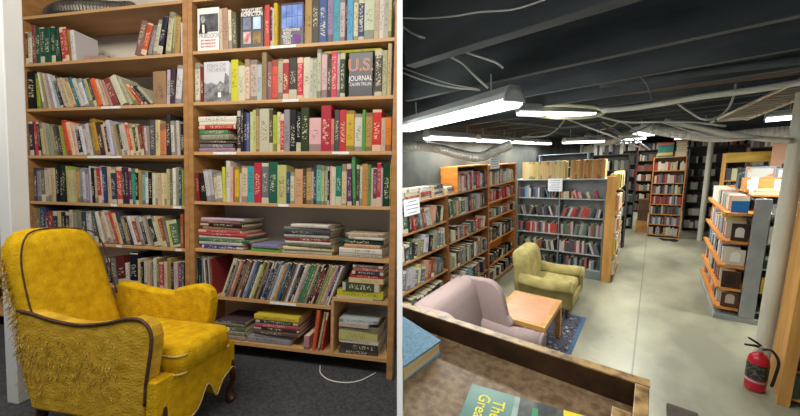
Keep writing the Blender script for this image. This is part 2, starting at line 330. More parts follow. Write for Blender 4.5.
# one line per shelf: 'bottom pixel : top pixel row : sideways shift of the top : colour'; ends with the last book's far edge
ROWS = {
 'LA1': (1, 'top', '22:33:0:733 25:33:0:ddc 30:26:0:844 35:28:0:254 40:28:0:254 45:28:0:254 51:27:0:154 55:30:-2:243 60:28:-3:b33 65:28:-3:b43 69:30:-3:a83 72:31:-2:dde 76.5'),
 'LA2': (1, 'top', '135:22:8:866 141:25:8:c52 147:26:7:99a 151:21:7:ccb 156:18:7:224 162:13:5:cca 169:14:3:bb9 171:18:2:b95 178:23:0:dcd 182:11:0:eee 184'),
 'LB': (2, 'second', '25:72:0:111 33:74:-1:9a2 38:73:-5:ddc 41:73:-5:a98 44:74:-6:ccb 48:74:-6:b9a 52:75:-7:cde 55:76:-8:abc 58:77:-8:334 62:79:-9:cba 65:79:-9:cba 68:79:-9:cb9 71:79:-9:cb9 74:79:-9:db8 77:79:-9:278 81:80:-9:ccc 85:80:-8:dde 89:80:-8:689 92:80:-8:bb7 95:79:-8:445 98:80:-8:e61 103:80:-8:dcb 106:81:-8:ca9 109:81:-9:c99 112:80:-9:944 119:78:-11:ddc 127:80:-12:bba 132:86:-12:ca6 137:86:-15:d44 142:87:-15:333 146:87:-14:444 149:88:-14:bba 153:72:0:a86 166:70:1:cbd 170:69:1:434 175:66:3:dde 181:68:1:343 184'),
 'LC': (3, 'third', '30:122:-1:334 34:122:-1:c34 38:122:-2:222 41:123:-3:cb9 45:124:-4:ba8 48:124:-5:8aa 51:125:-5:998 54:125:-5:aa8 57:126:-5:655 60:127:-4:334 63:126:-4:aa4 66:121:-6:e42 71:123:-6:eca 75:125:-5:dbb 79:126:-4:223 83:127:-5:dde 87:125:-5:bbc 90:124:-5:dcc 93:125:-5:776 96:120:-6:c91 101:123:-5:433 105:125:-5:dba 108:123:-5:222 111:121:-5:cce 115:126:-6:cb9 118:126:-6:a97 121:123:-6:443 124:123:-6:ccd 127:125:-6:dcb 130:123:-6:d42 133:124:-6:dc9 136:125:-4:243 139:124:-4:dcb 141:125:-4:843 144:126:-3:955 146:126:-2:dcd 148:126:-1:998 150:120:0:556 155:120:0:dc9 160:124:0:d85 166:114:0:333 170:121:-1:ddd 174:121:-1:988 177:121:-1:ccc 180:124:0:223 184'),
 'LD': (4, 'fourth', '35:168:0:445 38:170:0:99a 42:171:0:776 46:168:-1:dcb 49:168:-1:cba 52:168:-1:cb9 56:164:0:111 60:165:0:122 63:165:0:222 66:166:-1:ac6 68:170:-1:db9 71:170:-1:cc9 74:170:-1:bb9 77:169:-1:da5 81:168:-1:89a 84:168:-1:ccd 87:169:-1:a9b 90:166:-1:cde 92:168:-1:212 95:168:-1:bb9 97:168:-2:b23 101:166:-2:dcd 104:167:-2:247 108:167:-1:db9 112:170:-1:346 117:167:-1:c44 123:168:-1:334 126:168:-1:424 129:168:-1:735 132:169:-1:2a9 136:169:0:111 139:170:0:b95 142:172:0:7bc 145:172:0:eee 148:172:0:112 152:173:0:ddc 155:173:0:ccb 158:173:0:db9 161:173:0:ddb 164:173:0:dca 167:169:0:cc8 170:170:0:776 173:168:0:eee 176:167:0:998 179:171:0:347 182:170:0:8a4 184'),
 'LE': (5, 'fifth', '31:208:0:a86 36:208:0:776 40:207:0:347 45:212:0:734 49:211:0:933 54:211:0:335 58:211:0:cb8 62:212:0:222 66:212:0:333 70:210:0:cba 74:210:-1:998 78:211:0:887 82:212:0:345 87:211:-1:ccd 92:211:-3:455 97:212:-6:ddd 103:212:-8:ca8 107:211:-8:dcc 111:213:-9:cba 115:213:-9:d33 119:214:-8:dc9 123:213:-8:446 127:217:-7:ba8 131:218:-7:433 134:217:-8:dde 138:219:-7:a43 142:218:-7:aab 145:217:-7:332 148:217:-7:bbb 151:216:-7:987 153:217:-8:234 158:217:-8:ddc 161:217:-8:dc9 164:219:-7:a53 167:219:-6:777 170:221:-5:dd8 173:221:-5:575 181:214:0:a53 184'),
 'LF': (6, 'sixth', '109:258:-2:223 113:258:-2:777 118:257:-3:622 127:263:-1:ddd 130:253:0:113 138:259:0:dc9 141:262:0:112 144:261:0:ccc 147:261:0:cba 150:262:0:b97 152:262:0:776 154:258:0:ddd 157:259:0:874 160:262:0:b45 164:262:0:dcb 167:258:0:a95 171:263:0:323 174:262:0:cbc 178:263:0:847 181:262:0:545 184'),
 'RA': (0, 'top', '220:9:-1:dcb 223:9:-1:b98 229:10:-1:eed 232:13:-1:665 237 265:6:0:d44 270:7:0:436 272:8:0:ddd 274:4:0:db2 278 305:-2:0:b96 312:0:0:555 319:-1:0:46a 327:-2:0:98b 333:-2:0:4ac 340:-2:0:cbc 345:0:0:333 347:-1:0:5ae 353:-2:0:ddb 358:-2:0:448 364:-3:0:cdc 374:-2:0:cba 379:-2:0:ddd 384:-2:0:bbb 388:-2:0:cc9 391'),
 'RB': (1, 'second', '195:63:0:ddc 200:67:0:822 203 229:62:0:ccd 231:60:0:dd1 238:66:0:ddc 245:60:0:ecb 250:60:0:cbb 257:65:0:bcd 262:53:0:986 267:62:0:967 272:60:0:e54 278:59:0:bba 283:60:0:b34 289:57:0:444 297:57:0:d35 303:56:0:ddc 310:59:0:ccc 313:60:0:bcb 317:50:0:ccb 321:52:0:dbc 327:58:0:444 331:50:0:d46 337:50:0:bbc 340:54:0:454 345 374:50:0:555 382:51:0:bb9 387:44:0:cb9 391'),
 'RC': (2, 'third', '237:111:0:434 241:109:0:223 244:112:0:334 247:113:0:56a 250:112:0:cda 253:110:0:cc8 256:109:0:ba7 259:109:0:ccb 269:109:0:554 273:115:0:bc2 277:112:0:ddb 280:114:0:d33 284:110:0:99a 290:110:0:222 296:112:0:112 301:108:0:342 309:118:0:ebc 321:106:0:b24 331:119:0:d87 334:110:0:555 339:110:0:c34 346:111:0:db2 354:114:0:ddd 362:110:0:5a4 365:113:0:b95 372:110:0:d22 381:118:0:cba 385:117:0:e81 391'),
 'RD': (3, 'fourth', '197:173:-1:823 200:174:-3:222 206:170:-4:ccd 211:170:-4:bbc 215:174:-2:dcb 218:173:-2:ddc 223:167:-1:dd2 226:161:0:ddd 230:167:0:dbb 233:168:0:d53 235:168:0:dc2 239:173:0:dcc 241:166:0:dcb 247:166:0:3ab 254:163:0:c24 261:163:0:778 268:162:0:265 277:165:0:cc8 286:172:0:258 290:172:0:ddb 294:169:0:da8 302:169:0:543 306:168:0:ca6 311:171:0:cbc 313:165:0:346 316:165:0:7cb 321:166:0:cc9 324:166:0:bcb 327:167:0:222 329:166:0:dbb 331:167:0:ddc 335:166:0:187 341:164:0:dca 346:164:-1:637 351:157:-2:5a6 355:165:0:444 358:165:0:ddc 361:164:0:c95 367:165:0:696 370:168:0:dcb 372:168:0:646 376:163:0:c24 380:168:0:ccd 382:164:0:143 389:163:0:dc3 391'),
}
SHELF_PY = {'L': [20, 57, 106, 155, 203, 246, 291], 'R': [43, 98, 151, 203]}
PLACE = {'L': ('{} shelf behind armchair', 'the white post'), 'R': ('{} shelf, magazine bookcase', 'the armchair side')}
ORIG = Matrix.Translation((0, YB, 0))
def parse_row(key):
    si, nm, txt = ROWS[key]; side = key[0]; zs = (SL if side == 'L' else [s for s in SRr[1:]])[si]
    py0 = {'L': SHELF_PY['L'], 'R': SHELF_PY['R']}[side][si]
    toks = [t.split(':') for t in txt.split()]; items = []
    for i, t in enumerate(toks[:-1]):
        if len(t) == 1: continue
        x0 = X(float(t[0]), py0); x1 = X(float(toks[i + 1][0]), py0)
        ht = Z(float(t[0]) + float(t[2]), float(t[1])) - zs; dx = X(float(t[0]) + float(t[2]), py0) - x0
        lean = math.atan2(dx, ht); 
        if key == 'RB' and 270 < float(t[0]) < 316: ht = min(ht, .244)
        if key == 'RB' and 320 < float(t[0]) < 382: ht = min(ht, .264)
        items.append((x0, (x1 - x0) * math.cos(lean) - .0006, math.hypot(ht, dx) * (1 if lean >= 0 else 1), lean, t[3]))
    return items, zs
GAPS = .30
for key in ROWS:
    items, zs = parse_row(key); side = key[0]
    end = XL1 - .037 if side == 'L' else XR1 - .037
    start = XL0 + .038 if side == 'L' else XR0 + .038
    items = [(max(i[0], start),) + i[1:] for i in items]
    res = layout(items, end, GAPS + .006, start); made = []
    for (s, t, h, l, c) in res:
        kind = 'hard' if (t > .026 or R.random() < .4) else 'soft'
        d = min(.24, h * R.uniform(.66, .78))
        if side == 'R': d = min(d, (-.014 - .9837 * (s + t + max(0, h * math.sin(l))) - .026 * (zs + h)) / .178 - YB - .018)
        o = put_book(kind, ORIG, s, R.uniform(.008, .016), zs, t, d, h, l, c, name='hardback_book' if kind == 'hard' else 'paperback_book', group='books on the %s shelf %s' % (ROWS[key][1], 'behind the armchair' if side == 'L' else 'of the magazine bookcase'))
        made.append((o, c, t, h, l))
    pl, fr = PLACE[side]; nm = ROWS[key][1]
    if key == 'LA2': fr = 'the reclining red one'
    shelf_labels(made, pl.format(nm), fr)
def face_book(key_label, x0, x1, py0, ytop, ybot, zs, colour, build, tilt=.06, name='book'):
    """book standing with its front cover to the room"""
    a = X(x0, py0) + .002; b = X(x1, py0) - .002; h = Z((x0 + x1) / 2, ytop) - zs
    t = thing(name, key_label, 'book', ((a + b) / 2, YB + .03, zs), 'face-out books')
    c = PIV[t.name]; MATS_c = mat('cover_' + key_label.split()[1] + str(int(x0)), colour, None, .35)
    cv = obj('cover', MB().box(a, b, YB + .02, YB + .023, zs + .0005, zs + h), MATS_c, t)
    obj('page_block', MB().box(a + .003, b - .003, YB + .0232, YB + .04, zs + .003, zs + h - .004), PAGES, t)
    build(cv, a, b, zs, h, YB + .0198); return t
RX, UZ = (1, 0, 0), (0, 0, 1)
ink_w = mat('white_ink', 'eeeae4'); ink_k = mat('black_ink', '181818'); ink_r = mat('red_ink', 'c84040'); ink_o = mat('orange_ink', 'e89838'); ink_b = mat('blue_ink', '4878b8'); ink_p = mat('purple_ink', '6a3488')
ink_g = mat('grey_ink', '77777a', 'a8a8aa', .6, (60, 60, 60)); ink_y = mat('yellow_ink', 'dcd040')
def patch(t, nm, x0, x1, z0, z1, y, m): return obj(nm, MB().box(x0, x1, y - .0006, y, z0, z1), m, t)
def cov_man(t, a, b, z, h, y):
    w = b - a
    patch(t, 'printed_picture', a + .1 * w, b - .04 * w, z + .45 * h, z + .86 * h, y, mat('photo_dark', '26262a', '55555a', .5, (30, 30, 30)))
    m = MB(); m.prism([(a + (.05 + p) * w, z + q * h) for p, q in ((0, .42), (.42, .42), (.38, .6), (.26, .66), (.08, .62))], 1, y - .0012, y - .0006); obj('printed_suit', m, ink_k, t)
    m = MB(); m.prism([(a + (.26 + .1 * math.cos(k * .524)) * w, z + (.74 + .09 * math.sin(k * .524)) * h) for k in range(12)], 1, y - .0014, y - .0007); obj('printed_face', m, ink_g, t)
    m = MB(); m.prism([(a + p * w, z + q * h) for p, q in ((.24, .43), (.34, .43), (.32, .62), (.22, .62))], 1, y - .0016, y - .0013); obj('printed_shirt', m, ink_w, t)
    lettering('MURDOCH', t, (a + .54 * w, y - .0008, z + .36 * h), .040, RX, UZ, ink_g, sx=.72)
    for k in range(3): lettering('the making of an', t, (a + .5 * w, y - .0008, z + (.26 - .07 * k) * h), .019, RX, UZ, ink_r, sx=.85)
def cov_today(t, a, b, z, h, y):
    w = b - a
    lettering("TODAY'S BEST", t, (a + .5 * w, y - .0006, z + .93 * h), .034, RX, UZ, ink_w, sx=.64, bold=.0006)
    lettering('NONFICTION', t, (a + .5 * w, y - .0006, z + .84 * h), .036, RX, UZ, ink_w, sx=.66, bold=.0006)
    for i, (u, v, c, c2) in enumerate(((.12, .47, '3a4664', '7a8098'), (.56, .47, 'c8d8e8', '90b8d8'), (.12, .12, 'd0c8d0', 'b05040'), (.56, .12, 'a08040', '604020'))):
        patch(t, 'printed_picture', a + u * w, a + (u + .34) * w, z + v * h, z + (v + .3) * h, y, mat('picture_ink_%d' % i, c, c2, .5, (25, 25, 25)))
def cov_win(t, a, b, z, h, y):
    w = b - a; patch(t, 'printed_picture', a + .05 * w, b - .05 * w, z + .42 * h, z + .95 * h, y, mat('window_blue', '3858a8', '7898d8', .5, (14, 14, 14)))
    for k in range(1, 4): patch(t, 'printed_bar', a + k * .25 * w - .001, a + k * .25 * w + .001, z + .42 * h, z + .95 * h, y - .0008, mat('bar_ink', '24367a'))
    patch(t, 'printed_bar', a + .05 * w, b - .05 * w, z + .68 * h, z + .69 * h, y - .0008, mat('bar_ink', '24367a'))
    m = MB(); m.prism([(a + (.72 + .17 * math.cos(k * .524)) * w, z + (.16 + .11 * math.sin(k * .524)) * h) for k in range(12)], 1, y - .001, y); obj('printed_disc', m, ink_p, t)
    for k, s in enumerate(('INTERNATIONAL', 'MONEY', 'WINDOW', 'POLICY', 'TODAY')): lettering(s, t, (a + (.48 if k == 0 else .3) * w, y - .0014, z + (.37 - .075 * k) * h), .024, RX, UZ, ink_w, sx=.62, bold=.0003)
def cov_house(t, a, b, z, h, y):
    w = b - a
    m = MB(); m.prism([(a + p * w, z + q * h) for p, q in ((0, .0), (1, .0), (1, .62), (.85, .72), (.8, .45), (.65, .52), (.5, .42), (.3, .5), (.12, .46), (0, .5))], 1, y - .0006, y)
    obj('printed_picture', m, mat('photo_grey', '4a4a4c', '8c8c8e', .5, (26, 26, 26)), t)
    m = MB(); m.prism([(a + (.66 + .12 * math.cos(k * .524)) * w, z + (.36 + .1 * math.sin(k * .524)) * h) for k in range(12)], 1, y - .0012, y - .0006); obj('printed_face', m, ink_g, t)
    patch(t, 'printed_shirt', a + .56 * w, a + .68 * w, z + .12 * h, z + .24 * h, y - .0008, ink_w)
    lettering('MAN OF', t, (a + .5 * w, y - .0006, z + .9 * h), .036, RX, UZ, ink_g); lettering('THE HOUSE', t, (a + .5 * w, y - .0006, z + .79 * h), .034, RX, UZ, ink_g, sx=.78)
def cov_us(t, a, b, z, h, y):
    w = b - a
    lettering('U.S.', t, (a + .5 * w, y - .0012, z + .71 * h), .098, RX, UZ, ink_o, bold=.002)
    lettering('U.S.', t, (a + .5 * w, y - .0018, z + .71 * h), .098, RX, UZ, mat('blue_ink', '4878b8'), bold=-.002)
    lettering('JOURNAL', t, (a + .5 * w, y - .0008, z + .42 * h), .042, RX, UZ, ink_w, sx=.8); lettering('CALVIN TRILLIN', t, (a + .5 * w, y - .0008, z + .29 * h), .027, RX, UZ, ink_w, sx=.68)
face_book('white face-out book with a man in a dark suit on its cover', 196.5, 218.5, 48, 7, 48, .935, 'dcdad8', cov_man)
face_book('charcoal face-out book with four small pictures under its title', 239.5, 262.5, 46, 7, 46, .935, '1c1e20', cov_today)
face_book('dark face-out book with a blue window picture and purple disc', 279.5, 303, 43, 2, 43, .935, '28203a', cov_win)
face_book('pale grey face-out book with a hatted man photographed on its cover', 203, 228.5, 103, 61, 103, .612, 'c4c2c6', cov_house)
face_book('slate grey face-out book with large orange initials on its cover', 348, 371.8, 94, 52, 94, .612, '42444c', cov_us)
def flat(kind, px0, px1, py0, py1, c, rz=0., d=.22, zb=None, dy=.012, label=None, noun='book', cat='book', name='book', group=None, tiltx=0.):
    """book lying flat, its spine to the room; py0/py1 top and bottom rows of the spine"""
    a, b = X(px0, py1), X(px1, py1); z1 = Z(px0, py0); z0 = Z(px0, py1) if zb is None else zb; t = max(.006, (Z(px0, py0) - Z(px0, py1)) * .9)
    o = bpy.data.objects.new(name, UNIT[kind]); SC.collection.objects.link(o)
    M = Matrix.Translation((a, YB + dy, z0)) @ Matrix.Rotation(-tiltx, 4, 'Y') @ Matrix.Rotation(rz, 4, 'Z') @ Matrix(((0, 0, b - a, 0), (0, d, 0, 0), (t, 0, 0, 0), (0, 0, 0, 1)))
    # unit x (thickness) -> up, unit z (height) -> along the shelf
    M = M @ Matrix(((1, 0, 0, 0), (0, 1, 0, 0), (0, 0, 1, 0), (0, 0, 0, 1)))
    o.matrix_world = CUR[0] @ M; o.color = (*bookc(c), 1); o['category'] = cat; o['label'] = label
    if group: o['group'] = group
    return z0 + t + .0006
def stack(lst, zb, where, noun, kind='soft', d=.2, group=None, tilt=0.):
    """lst bottom to top: (px0, px1, thickness rows, colour)"""
    z = zb + .0006; n = len(lst)
    for i, (a, b, rows, c) in enumerate(lst):
        z1 = z + rows * .00665 * .9
        o = bpy.data.objects.new(noun, UNIT[kind if noun == 'book' else 'mag']); SC.collection.objects.link(o)
        xa, xb = X(a, 250), X(b, 250); rz = R.uniform(-.03, .03)
        M = Matrix.Translation((xa, YB + .012 + R.uniform(0, .012), z)) @ Matrix.Rotation(rz, 4, 'Z') @ Matrix(((0, 0, xb - xa, 0), (0, d, 0, 0), (z1 - z, 0, 0, 0), (0, 0, 0, 1)))
        o.matrix_world = CUR[0] @ M; o.color = (*bookc(c), 1); o['category'] = noun; o['group'] = group or where
        pos = 'at the bottom' if i == 0 else 'on top' if i == n - 1 else ordn(i + 1) + ' from the bottom'
        lab = f"{cname(c)} {noun} lying {pos} of the {where}"
        USED.add(lab); o['label'] = lab; z = z1 + .0007
    return z
GR = lambda y0, y1: y1 - y0
stack([(200, 235, 4, 'a8a'), (200, 232, 5, '778'), (200, 235, 3.4, '655'), (201, 235, 5.5, 'aa9'), (200, 228, 5.5, '586'), (200, 236, 4.5, 'c33'), (200, 236, 3.6, 'eed'), (199, 236, 6, 'eee')], .293, 'flat stack on third shelf, magazine bookcase', 'book', 'hard', .2)
stack([(201, 242, 4.5, '34a'), (198, 242, 3.5, 'ccc'), (197, 249, 3.5, '476'), (198, 243, 3, 'ddd'), (198, 247, 3, 'c45'), (198, 242, 3.4, 'b56'), (202, 240, 3.4, 'a86'), (200, 243, 3.5, '322'), (200, 240, 2.6, 'b88'), (200, 243, 2.8, 'cbd')], -.345, 'tall pile above the yellow arm', 'magazine', d=.21)
stack([(250, 279, 4, '6b4'), (251, 278, 4, '88b')], -.345, 'low green and mauve pile', 'magazine', d=.2)
stack([(282, 331, 4.2, 'bbb'), (283, 333, 3.4, 'ddb'), (287, 332, 3, '665'), (284, 330, 2.4, 'ddd'), (284, 329, 4, '834'), (283, 328, 3.4, 'bcc'), (283, 330, 4, '445'), (283, 332, 2.8, '888'), (290, 328, 3.4, 'ddd')], -.345, 'middle pile over the leaning magazines', 'magazine', d=.21)
stack([(339, 382, 4, 'bbb'), (339, 382, 5.4, 'e4e4e4'), (344, 380, 3.8, 'da8'), (338, 383, 4.8, '244'), (348, 384, 2.4, 'ddd'), (345, 383, 3.8, 'cba')], -.345, 'paper-topped pile beside the partition', 'magazine', d=.21)
stack([(336, 383, 1.6, 'ccb'), (337, 384, 6.5, 'cc3'), (343, 380, 8.5, '454'), (349, 384, 4.8, 'dc9'), (350, 382, 4, 'b34'), (352, 384, 3.2, '445'), (353, 384, 3.4, 'b66'), (353, 383, 2.4, '767')], -.6, 'stack on the small raised shelf', 'book', 'soft', .2)
stack([(340, 380, 4.5, '555'), (343, 380, 6.5, '444'), (340, 380, 3, 'ddd'), (340, 379, 10, 'cc8'), (340, 380, 4, '887'), (340, 370, 4, 'cbb'), (340, 379, 3.6, 'bcd')], -.948, 'lowest stack beside the partition', 'book', 'soft', .2)
stack([(247, 290, 6.5, '99a'), (254, 293, 4, '99b'), (253, 299, 4, '655'), (253, 299, 3.4, '433'), (255, 299, 4, 'b56'), (255, 298, 4, '345'), (254, 299, 5.5, 'dc3')], -.948, 'floor-level pile with yellow top', 'magazine', d=.2)
stack([(213, 244, 5, 'a99'), (214, 245, 4.5, '998'), (215, 244, 5, '676'), (213, 243, 3.4, '887'), (216, 244, 2.4, '545')], -.948, 'grey pile behind the yellow seat', 'magazine', d=.2)
flat('soft', 84, 104, 52.5, 57, 'b99', d=.16, zb=.9305, label='pinkish paperback lying flat beside the leaning white book on the top shelf', name='book')
flat('hard', 323, 380, 41, 44.5, 'bb3', d=.15, zb=.612 + .268, dy=.04, label='lime yellow hardback lying across the upright books on the second shelf', name='book')
flat('hard', 276, 315, 51, 53, '99a', d=.15, zb=.612 + .246, dy=.05, label='thin grey hardback lying across red and grey spines on the second shelf', name='book')
# leaning magazines
COLS = 'ddc 444 999 dbb c76 333 887 a65 545 ccd 68b 456 ddd cc6 554 a87 334 57a 335 556 89b ddd ccc b85 27b 333 655 888 dde 546 333 ddd bab 676 3a7 776 bba 444 333 a33 334 998 bb5 dcb c9a 437 dde'.split()
z5 = -.655; items = []; nC = len(COLS)
for i, c in enumerate(COLS):
    px = 221 + i * (329 - 221) / nC; x0 = X(px, 300); x1 = X(px + (329 - 221) / nC, 300); ln = .36 - .03 * math.sin(i * 1.7)
    items.append((x0, (x1 - x0) * math.cos(.36) - .0006, .268 - .012 * (i * 7 % 5) / 4 - .02 * (i % 9 == 3), .36, c))
made = []
for (s, t, h, l, c) in layout(items, -.63, .31):
    made.append((put_book('mag', ORIG, s, R.uniform(.008, .014), z5, t, .2, h, l, c, name='magazine', cat='magazine', group='leaning magazines'), c, t, h, l))
shelf_labels(made, 'leaning magazine shelf', 'the dark gap', 'magazine')
items = [(X(p, 296), .010, .255 - .01 * (k % 3), 0 if k < 4 else -.06, c) for k, (p, c) in enumerate(zip((194.5, 197, 199.5, 202, 204.5, 207, 209.5, 212), 'ddd 145 233 889 ddd 645 bbb 933'.split()))]
made = [(put_book('mag', ORIG, s, .01, z5, t, .2, h, l, c, name='magazine', cat='magazine', group='upright magazines by the armchair'), c, t, h, l) for (s, t, h, l, c) in layout(items, -.9, .3)]
shelf_labels(made, 'shelf above yellow arm', 'the upright board', 'magazine')
items = [(X(304, 349), .036, .085, 0, 'c9a'), (X(312, 350), .022, .258, .13, 'e63'), (X(317.5, 351), .014, .25, .17, 'cca'), (X(320.2, 351), .012, .252, .17, 'c43')]
for (s, t, h, l, c), lab in zip(layout(items, -.735, .31), ('short tan box-like book standing beside the bright orange binder', 'bright orange binder leaning against a pale one on the bottom shelf', 'pale binder leaning between orange and red ones on the bottom shelf', 'red spiral binder leaning on the small shelf divider')):
    o = put_book('hard', ORIG, s, .01, -.948, t, .22, h, l, c); o['label'] = lab
# ================================================================== YELLOW ARMCHAIR (front faces +x, the near arm's outer side to the room)
yel = mat('yellow_upholstery', 'b88e0c', 'd8ae1c', .9, (26, 26, 26), detail=8, bump=1, lo=.3, hi=.72, bsc=130, spec=.1)
yel2 = mat('worn_yellow_upholstery', 'a4801c', 'cfa83a', .95, (14, 14, 30), detail=9, bump=1, lo=.3, hi=.7, bsc=110, spec=.1)
pip = mat('cream_piping', 'b89a5c', 'c8b070', .8, (40, 40, 40)); brn = mat('brown_gimp', '3a241a', '573a2a', .7, (60, 60, 60))
dkw = mat('dark_carved_wood', '2c1710', '4a2a1c', .4, (6, 6, 14), bump=.1)
FX = -1.12
def chp(a, y, h): return Vector((FX - .012 + a, y, LF + h))
ch = thing('armchair', 'worn mustard yellow armchair with frayed side and brown trim beside the white post', 'armchair', chp(-.32, 1.18, 0))
armprof = [(-.60, .14), (-.045, .15), (-.032, .25), (-.026, .33), (-.012, .41), (.0, .475), (.004, .525), (-.008, .562), (-.035, .585), (-.075, .592), (-.14, .580), (-.213, .560), (-.30, .545), (-.363, .540), (-.44, .543), (-.518, .552), (-.60, .566), (-.665, .57), (-.69, .52), (-.665, .32), (-.62, .15)]
def arm(y0, y1, m, dz=0, nm='arm'):
    rings = []
    n = 8
    cx = -.33; cz = .36
    for i in range(n + 1):
        u = i / n; w = math.sin(math.pi * u) ** .35 if 0 < u < 1 else 0
        k = .93 + .07 * w; y = y0 + (y1 - y0) * u
        rings.append([chp((-.085 if y0 > 1.2 and a > -.3 else 0) + cx + (a - cx) * (1 - (1 - k) * .35), y, cz + (h + (dz if h > .4 else 0) - cz) * (1 - (1 - k) * .9)) for a, h in armprof])
    mb = MB().loft(rings); return obj(nm, mb, m, ch, smooth=False, bevel=.010, seg=3)
a1 = arm(.962, 1.022, yel2); a1['label'] = 'near arm with a frayed outer side'
FARM = [1]; arm(1.345, 1.405, yel, .025)
pts = curve([chp(a, .9615, h) for a, h in armprof[-4:0:-1] if h > .22], 3)
obj('arm_trim', MB().tube(pts, .0065, 6), brn, a1, smooth=True, label='brown trim curving along the arm')
def backring(h, f, b, y0, y1, r=.05): return [chp(x, y, h) for x, y in rrect(b, f, y0, y1, r, 5)]
BO = -.05; _br = backring
backring = lambda h, f, b, y0, y1, r=.05: _br(h, f + BO * min(1, h / .6), b + BO * min(1, h / .6), y0, y1 - .03, r)
bk = MB().loft([backring(.14, -.50, -.62, .985, 1.36, .03), backring(.42, -.545, -.675, .98, 1.35), backring(.6, -.572, -.712, .972, 1.335), backring(.74, -.595, -.745, .968, 1.32), backring(.82, -.608, -.76, .975, 1.305),
                backring(.868, -.618, -.762, .99, 1.285, .06), backring(.892, -.63, -.755, 1.01, 1.262, .06), backring(.904, -.65, -.735, 1.045, 1.225, .04)])
bk_ = obj('backrest', bk, yel, ch, smooth=True)
# side seam and rear band of the backrest
obj('back_seam', MB().tube(curve([chp(a + BO * min(1, h / .6), y - (.03 if y > 1.1 else 0), h) for a, y, h in [(-.543, .980, .44), (-.570, .972, .6), (-.594, .968, .74), (-.608, .976, .82), (-.622, .996, .872), (-.64, 1.03, .898), (-.648, 1.12, .908), (-.645, 1.2, .903), (-.62, 1.27, .88), (-.606, 1.304, .82), (-.59, 1.318, .72), (-.565, 1.335, .55)]], 5), .0036, 6), brn, bk_, smooth=True)
cu = MB()
def cring(h, g): return [chp(x, y, h) for x, y in rrect(-.52 + g, .045 - g, 1.042 + g, 1.338 - g, .035, 5)]
cu.loft([cring(.325, .012), cring(.333, 0), cring(.41, 0), cring(.428, .008), cring(.440, .035), cring(.447, .09)])
sc_ = obj('seat_cushion', cu, yel, ch, smooth=True, label='yellow seat cushion with cream piping')
for h in (.333, .41): obj('cushion_piping', MB().tube([chp(x, y, h) for x, y in rrect(-.50, .047, 1.040, 1.3405, .036, 5)][:],   .0042, 6), pip, sc_, smooth=True)
bot = [(.962, .10), (1.0, .095), (1.05, .10), (1.10, .10), (1.14, .105), (1.17, .13), (1.195, .175), (1.215, .195), (1.235, .175), (1.252, .13), (1.268, .108), (1.285, .13), (1.31, .163), (1.345, .18), (1.375, .192), (1.395, .17)]
mb = MB(); mb.prism([(y, LF + h) for y, h in bot] + [(1.395, LF + .325), (.962, LF + .345)], 0, FX - .045, FX + .005); sr_ = obj('seat_rail', mb, yel, ch, bevel=.006)
mb = MB().box(FX - .6, FX - .046, 1.036, 1.344, LF + .2, LF + .325); obj('seat_base', mb, yel2, ch)
obj('skirt_piping', MB().tube(curve([chp(.019, y, h) for y, h in bot], 3), .0042, 5), pip, sr_, smooth=True)
def cab(y, s):
    p = curve([chp(-.02, y, .26), chp(.004, y + .006 * s, .19), chp(.012, y + .012 * s, .12), chp(-.008, y + .006 * s, .06), chp(.0, y + .008 * s, .02), chp(.012, y + .012 * s, .0)], 5)
    n = len(p); r = [.034 - .02 * math.sin(math.pi * min(1, i / n * 1.15)) ** .8 - .004 * i / n for i in range(n)]; r[-3:] = [.016, .018, .016]
    p[-1].z = LF + .001
    obj('leg', MB().tube(p, r, 10), dkw, ch, smooth=True, label='dark carved front leg')
cab(1.375, 1); cab(1.005, -1)
for y in (1.0, 1.38): obj('leg', MB().tube([chp(-.60, y, .2), chp(-.64, y, .0)], [.024, .015], 8), dkw, ch, smooth=True)
# torn loose threads on the near side and the wing
th = MB(); rr = random.Random(3)
def strand(a, y, h, ln):
    p = chp(a, y, h); pts = [p]; d = Vector((rr.uniform(-.7, .7), -.8, rr.uniform(-.3, .5)))
    for k in range(4):
        d = (d + Vector((rr.uniform(-.7, .7), rr.uniform(-.3, .2), -.55))).normalized(); p = p + d * ln / 4; p.y = min(p.y, .9605 if k else p.y); pts.append(p.copy())
    th.tube(pts, [.0016, .0016, .0014, .0012, .0008], 3, cap=False)
for _ in range(360):
    u = rr.random() ** 1.4; a = -.655 + .50 * u + rr.uniform(-.02, .02); h = .50 - .10 * rr.random() - .22 * rr.random() * (1 - u * .3) + rr.uniform(-.02, .02)
    strand(a, .962, h, rr.uniform(.007, .019))
for _ in range(260):
    h = rr.uniform(.36, .80); strand(-.675 - .1 * max(0, h - .42) / .4 + rr.uniform(-.006, .03), .966, h, rr.uniform(.010, .032))
obj('frayed_threads', th, mat('frayed_thread', '9a7c34', 'c0a04c', .9, (30, 30, 30)), a1, kind='stuff', label='frayed pale yellow threads hanging off the worn side')
use('L')
# silver flexible duct lying on top of the bookcase by the post; white cable on the carpet
foil = mat('foil_duct', '4a4642', '7a756c', .38, (6, 6, 6), metal=.7, bump=.2)
def duct(name, pts, r, m, ribs, label, cat='duct', n=14, parent=None):
    P = curve(pts, 10); L = sum((P[i + 1] - P[i]).length for i in range(len(P) - 1)); k = max(8, int(L * ribs)); out = []; rad = []
    acc = 0; step = L / k; tgt = 0; i = 0; seg = 0
    cum = [0]
    for i in range(len(P) - 1): cum.append(cum[-1] + (P[i + 1] - P[i]).length)
    for q in range(k + 1):
        d = L * q / k; j = max(x for x in range(len(cum)) if cum[x] <= d + 1e-9); j = min(j, len(P) - 2)
        f = (d - cum[j]) / max(1e-9, cum[j + 1] - cum[j]); out.append(P[j].lerp(P[j + 1], f)); rad.append(r * (1 if q % 2 else .93))
    return obj(name, MB().tube(out, rad, n), m, parent, label=label, cat=cat, smooth=False)
